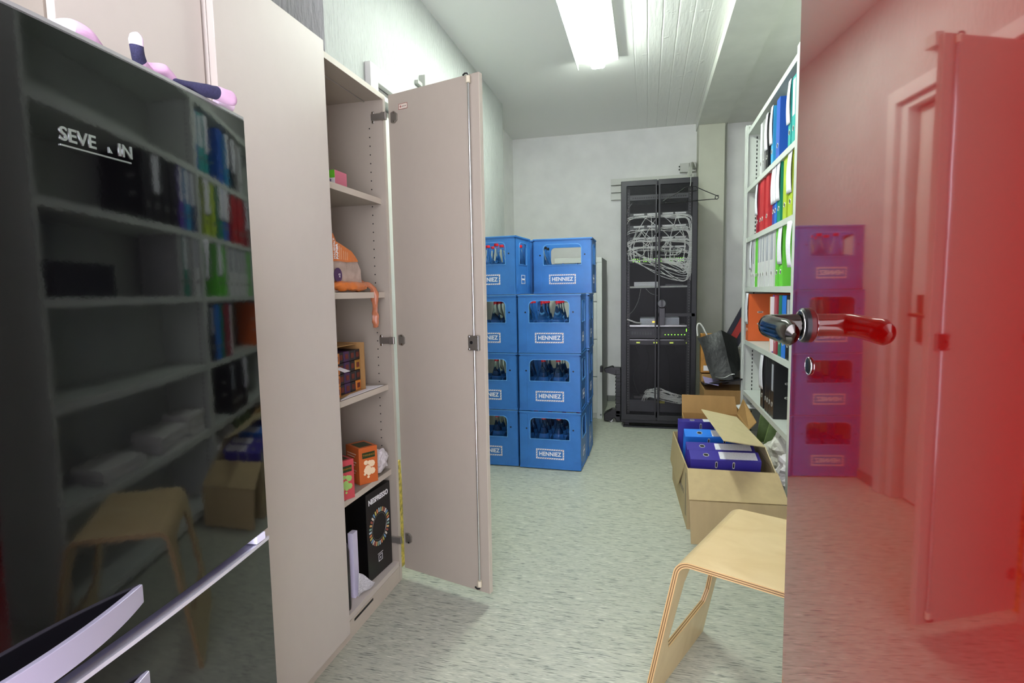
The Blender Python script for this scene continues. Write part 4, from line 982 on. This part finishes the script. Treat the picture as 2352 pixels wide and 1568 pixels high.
# second bay, seen as a reflection in the fridge
row2 = [(4, 2.74, .06, 'navy', 'label', 'blue grey binder next to the post, second unit second shelf'), (4, 2.67, .06, 'cyan', 'label', 'pale blue binder with white label, second unit second shelf'),
        (4, 2.60, .05, 'mauve', 'label', 'mauve binder with white label, second unit second shelf'), (4, 2.50, .08, 'black', None, 'black binder beside the mauve one, second unit second shelf'),
        (4, 2.41, .08, 'black', None, 'black binder without label, second unit second shelf'), (4, 2.32, .08, 'black', 'label', 'black binder with a white label, second unit second shelf'), (4, 2.23, .08, 'black', None, 'black binder ending the row, second unit second shelf'),
        (3, 2.73, .07, 'white', 'grey', 'white binder next to the post, second unit eye level'), (3, 2.66, .05, 'grey', None, 'grey binder in second unit eye level row'), (3, 2.60, .05, 'green', 'label', 'green binder in second unit eye level row'), (3, 2.53, .06, 'grey', None, 'grey binder ending the second unit eye level row')]
for (l_, y, th, col, lab, label) in row2: binder((SX+.012, y, LV[l_]+.0012), th, col, label, 'binders in the second shelving unit', lab)
bx = B().box(0, 0, 0, .30, .36, .13).done('dark_box', mat('dark_box_card', '17181c', .5), bevel=.002); bx.location = (SX+.03, 1.62, LV[3]+.001); tag(bx, 'dark flat box at the near end of the second unit', 'box')
sheets('paper_stack', 'stack of white papers in the second unit below eye level', (SX+.14, 2.4, LV[1]+.001), .21, .297, 22, mat('stack_paper', 'e4e3de', .6))
sheets('paper_stack', 'low stack of white papers at the near end of second unit', (SX+.14, 1.95, LV[1]+.001), .21, .297, 14, mat('stack_paper', 'e4e3de', .6))
sheets('paper_stack', 'stack of papers on the second unit low shelf by the post', (SX+.14, 2.66, LV[1]+.001), .21, .2, 30, mat('stack_paper', 'e4e3de', .6))

# ================================================================== CARTONS ON THE FLOOR
def open_carton(name, label, loc, sx, sy, sz, rz, m, th=.005):
    t = thing(name, label, 'cardboard box', loc, rz)
    b_ = B(); b_.box(0, 0, 0, sx, sy, th); b_.box(0, 0, th, th, sy, sz); b_.box(sx-th, 0, th, sx, sy, sz); b_.box(th, 0, th, sx-th, th, sz); b_.box(th, sy-th, th, sx-th, sy, sz)
    b_.done('carton_walls', m, t); return t
c1 = open_carton('open_carton', 'long open cardboard box on the floor holding purple and blue binders', (.188, 2.667, 0), .40, .72, .295, .05, CARD)
fl = B().slab([(.0, .004, .297), (.402, .004, .290), (.408, -.16, .205), (-.010, -.16, .205)], .005).done('front_flap', CARD, c1)
B().slab([(-.010, -.161, .204), (.408, -.161, .204), (.400, -.175, .01), (-.002, -.175, .01)], .005).done('flap_lower_half', CARD, fl)
B().slab([(-.001, .10, .294), (-.001, .70, .294), (-.016, .69, .13), (-.014, .30, .11)], .004).done('left_flap', CARD, c1)
WI = c1.matrix_world.inverted() if False else (Matrix.Translation((.188, 2.667, 0)) @ Matrix.Rotation(.05, 4, 'Z')).inverted()
Q = [WI @ Vector(p) for p in ((.585, 2.69, .290), (.558, 3.38, .295), (.500, 3.31, .415), (.556, 2.80, .385), (.300, 3.22, .472), (.338, 2.575, .468))]
rf = B().slab([Q[0], Q[1], Q[2], Q[3]], .004).done('right_flap', CARDL, c1)
B().slab([Q[3], Q[2], Q[4], Q[5]], .004).done('flap_upper_half', CARDL, rf)
random.seed(8)
for k in range(9):
    y0_ = .14+.036*k; B().box(-.0012, y0_, .125-.002*k, .0, y0_+.014+.01*random.random(), .150-.002*k).done('worn_print', mat('faded_print', '7d725c', .7), c1)
B().box(-.0012, .045, .05, .0, .065, .26).done('printed_stripe', mat('faded_print', '7d725c', .7), c1)
# binders lying on their long side, spine up : rotate so local -X (spine) faces up, local Z (height) along world X
def lying(loc, th, col, label, lab, rz=0, tilt=0):
    # basis: local X -> down, local Y -> toward +Y world, local Z -> +X world
    R3 = Matrix(((0, 0, 1), (0, 1, 0), (-1, 0, 0)))     # columns: images of X, Y, Z
    R3 = Matrix.Rotation(rz, 3, 'Z') @ Matrix.Rotation(tilt, 3, 'X') @ R3
    return binder(loc, th, col, label, 'binders in the floor carton', lab, R3.to_euler(), s0=.008)
zb = .276
lying((.205, 2.695, zb+.062), .080, 'purple', 'purple binder with white label, frontmost in the floor box', 'label', .04, .30)
lying((.195, 2.792, zb+.080), .072, 'purple', 'purple binder with white label, second from front in the box', 'label', .04, .30)
lying((.196, 2.945, zb+.106), .075, 'sky', 'bright blue binder tilted in the floor box', 'label', .05, .32)
lying((.180, 3.220, zb+.120), .078, 'purple', 'purple binder at the back of the floor box', 'label', .05, .0)
# carton behind it
c2 = open_carton('open_carton', 'brown open carton behind the binder box with raised flaps', (.235, 3.47, 0), .36, .44, .30, .0, CARDB)
B().slab([(.0, .437, .30), (.36, .437, .30), (.345, .47, .415), (.0, .47, .42)], .005).done('back_flap', CARDB, c2)
B().slab([(.36, .0, .30), (.36, .44, .30), (.40, .46, .40), (.41, .04, .34)], .004).done('right_flap', CARDB, c2)
c3 = B().box(0, 0, 0, .30, .36, .415); c3 = c3.done('closed_carton', CARDB, bevel=.002); c3.location = (.405, 4.17, 0); tag(c3, 'closed brown carton beneath the black folders beside the rack', 'cardboard box')
o = B().box(0, 0, 0, .27, .30, .012).done('black_folder', mat('black_leatherette', '0e0e11', .25), bevel=.003); o.location = (.40, 4.14, .455); o.rotation_euler = (-.12, -.16, .0); tag(o, 'black folder lying on the closed carton under the bag', 'folder')
o = B().slab([(.405, 4.135, .475), (.50, 4.135, .455), (.52, 4.26, .475), (.405, 4.30, .495)], .002).done('violet_sheet', mat('pale_violet_card', '9a92bc', .5)); tag(o, 'pale violet card on the black folder beside the rack', 'card')
ob = thing('orange_carton', 'orange brown printed box between server rack and black bag', 'box', (.405, 4.46, .50))
o = B().box(0, 0, 0, .16, .10, .30).done('carton', mat('orange_brown_card', 'b57f34', .5, var=(14, .25)), ob, bevel=.002)
B().box(0.02, -.001, .015, .15, 0, .055).done('white_band', WHITE, ob)
text('print', 'pe', frame((.005, -.0006, .255), (1, 0, 0), (0, 0, 1)), .045, WHITE, ob)
pd = B().box(0, 0, 0, .20, .14, .072); pd = pd.done('flat_carton', CARDB, bevel=.002); pd.location = (.41, 4.44, .4165); tag(pd, 'flat brown carton under the orange printed box', 'cardboard box')
# black bag / portfolio leaning
bg = thing('black_bag', 'black leather document bag leaning on the boxes beside the server rack', 'bag', (0, 0, 0))
LE = mat('black_leather', '101113', .38, bump=(30, .5, (1, 1, 1), .006))
b_ = B()
P = [(.385, 4.30, .79), (.56, 4.34, .84), (.655, 4.32, .74), (.655, 4.22, .52), (.56, 4.14, .455), (.49, 4.12, .49)]
b_.hexa([(.455, 4.13, .50), (.59, 4.12, .505), (.66, 4.22, .56), (.49, 4.24, .50), (.365, 4.28, .785), (.535, 4.30, .845), (.652, 4.38, .775), (.40, 4.40, .77)])
bmesh.ops.subdivide_edges(b_.b, edges=b_.b.edges, cuts=4, use_grid_fill=True)
for v in b_.b.verts: v.co += noise.noise_vector(v.co*9)*.012
b_.done('body', LE, bg, smooth=True, bevel=0)
B().tube(smooth_path([(.475, 4.125, .52), (.53, 4.118, .515), (.575, 4.11, .54), (.60, 4.105, .545)], 4), .0018, 6).done('zip', CHROME, bg)
o = B().tube(smooth_path([(.375, 4.42, .79), (.37, 4.42, .86), (.385, 4.42, .885), (.41, 4.42, .86), (.45, 4.42, .78)], 5), .006, 8).done('white_hook', mat('hook_white', 'd6d6d0', .4), smooth=True); tag(o, 'white plastic hook sticking up behind the black bag', 'hook')
# red and navy folded frame leaning
rn = thing('leaning_panel', 'dark navy and red folding panel leaning behind the shelving post', 'panel', (0, 0, 0))
for nm, a, wd, m in (('navy_edge', 0, .035, mat('navy_fabric', '23232f', .6)), ('red_band', .037, .05, mat('red_fabric', '9c2a22', .55)), ('navy_band', .089, .04, mat('navy_fabric', '23232f', .6))):
    dx = a*1.05
    B().slab([(.545+dx, 4.50, .70), (.545+dx+wd*1.05, 4.50, .70), (.78+dx+wd*1.05, 4.52, 1.16), (.78+dx, 4.52, 1.16)], .02).done(nm, m, rn)
tag(B().box(.56, 4.44, 0, .86, 4.56, .69).done('grey_carton', mat('grey_card_box', '8d8a80', .6), bevel=.003), 'tall closed carton hidden behind bag, carrying the leaning panel', 'cardboard box')

# ================================================================== STOOL
sxv = Vector((.905, -.425, 0)).normalized(); syv = Vector((.425, .905, 0)).normalized()
stl = thing('plywood_stool', 'bent birch plywood stool standing by the red door', 'stool', (.075, 1.425, 0), math.atan2(sxv.y, sxv.x))
SW_, ST = .435, .014; R0 = .045; HT = .452; SL = .345; SPL = .095
# side profile in local XZ (outer line), left leg splays to -x
def profile(off):
    pts = []; a = math.atan2(HT, SPL)                     # leg angle from horizontal
    legdir = Vector((math.cos(a), math.sin(a)))           # going up to the right
    corner = Vector((0, HT)); foot = corner-legdir*(HT/math.sin(a))
    turn = a; R1 = R0; tl_ = R1*math.tan(turn/2)
    p1 = corner-legdir*tl_; c = p1+Vector((math.sin(a), -math.cos(a)))*R1
    pts.append(foot+Vector((math.sin(a), -math.cos(a)))*off)
    for k in range(1, 6): q = foot+(p1-foot)*k/6; pts.append(q+Vector((math.sin(a), -math.cos(a)))*off)
    for k in range(9):
        b0 = a+PI/2-turn*k/8; n = Vector((math.cos(b0), math.sin(b0))); pts.append(c+n*(R1-off))
    return pts
def full_profile(off):
    L_ = profile(off); Rr = [Vector((SL-p.x, p.y)) for p in L_][::-1]; return L_, Rr
lo_l, lo_r = full_profile(0); li_l, li_r = full_profile(ST)
def strip(b_, O, I, y0, y1, ycuts=None):
    n = len(O)
    for i in range(n-1):
        A = [(O[i].x, y0, O[i].y), (O[i+1].x, y0, O[i+1].y), (I[i+1].x, y0, I[i+1].y), (I[i].x, y0, I[i].y)]
        Bq = [(x, y1, z) for x, _, z in A]
        va = [b_._v(c, None) for c in A]; vb = [b_._v(c, None) for c in Bq]
        b_.mi = 1; b_.face(va); b_.face(vb[::-1])                                   # plywood edges
        b_.mi = 0; b_.face([va[0], va[1], vb[1], vb[0]]); b_.face([va[3], vb[3], vb[2], va[2]])
        if i == 0: b_.mi = 1; b_.face([va[0], vb[0], vb[3], va[3]])
        if i == n-2: b_.mi = 1; b_.face([va[1], va[2], vb[2], vb[1]])
    b_.mi = 0
# seat including both bends, laminated from five plies
PLYL = mat('ply_light', 'bd9c68', .5); PLYD = mat('ply_dark', '6b5232', .55)
b_ = B(); NP = 5
for k in range(NP):
    o_l, o_r = full_profile(ST*k/NP); i_l, i_r = full_profile(ST*(k+1)/NP)
    O = o_l[6:]+o_r[:len(o_r)-6]; I = i_l[6:]+i_r[:len(i_r)-6]; n0 = len(b_.b.faces)
    strip(b_, O, I, 0, SW_); b_.b.faces.ensure_lookup_table()
    for fc in b_.b.faces[n0:]:
        if fc.material_index == 1 and k % 2: fc.material_index = 2
b_.done('seat', [BIRCH, PLYL, PLYD], stl, smooth=True)
def leg(side):
    a = math.atan2(HT, SPL); foot = lo_l[0]; top = lo_l[6]; Ld = (top-foot).length
    M_ = frame((foot.x, 0, foot.y), (0, 1, 0), (math.cos(a), 0, math.sin(a)))
    hole = [(.055, .190), (.075, .155), (SW_-.075, .155), (SW_-.055, .190), (SW_-.075, Ld-.06), (SW_-.10, Ld-.02), (.10, Ld-.02), (.075, Ld-.06)]
    b_ = B()
    for k in range(NP):
        n0 = len(b_.b.faces); b_.plate([rrect(0, 0, SW_, Ld), hole[::-1]], ST/NP, M_ @ Matrix.Translation((0, 0, ST*k/NP))); b_.b.faces.ensure_lookup_table()
        for fc in b_.b.faces[n0:]:
            fc.normal_update(); fl_ = abs((M_.to_3x3() @ Vector((0, 0, 1))).dot(fc.normal)) > .9
            fc.material_index = 0 if fl_ else (2 if k % 2 else 1)
    if side == 'r': b_.b.transform(Matrix.Translation((SL, 0, 0)) @ Matrix.Diagonal((-1, 1, 1, 1)))
    return b_.done('leg', [BIRCH, PLYL, PLYD], stl)
leg('l'); leg('r')
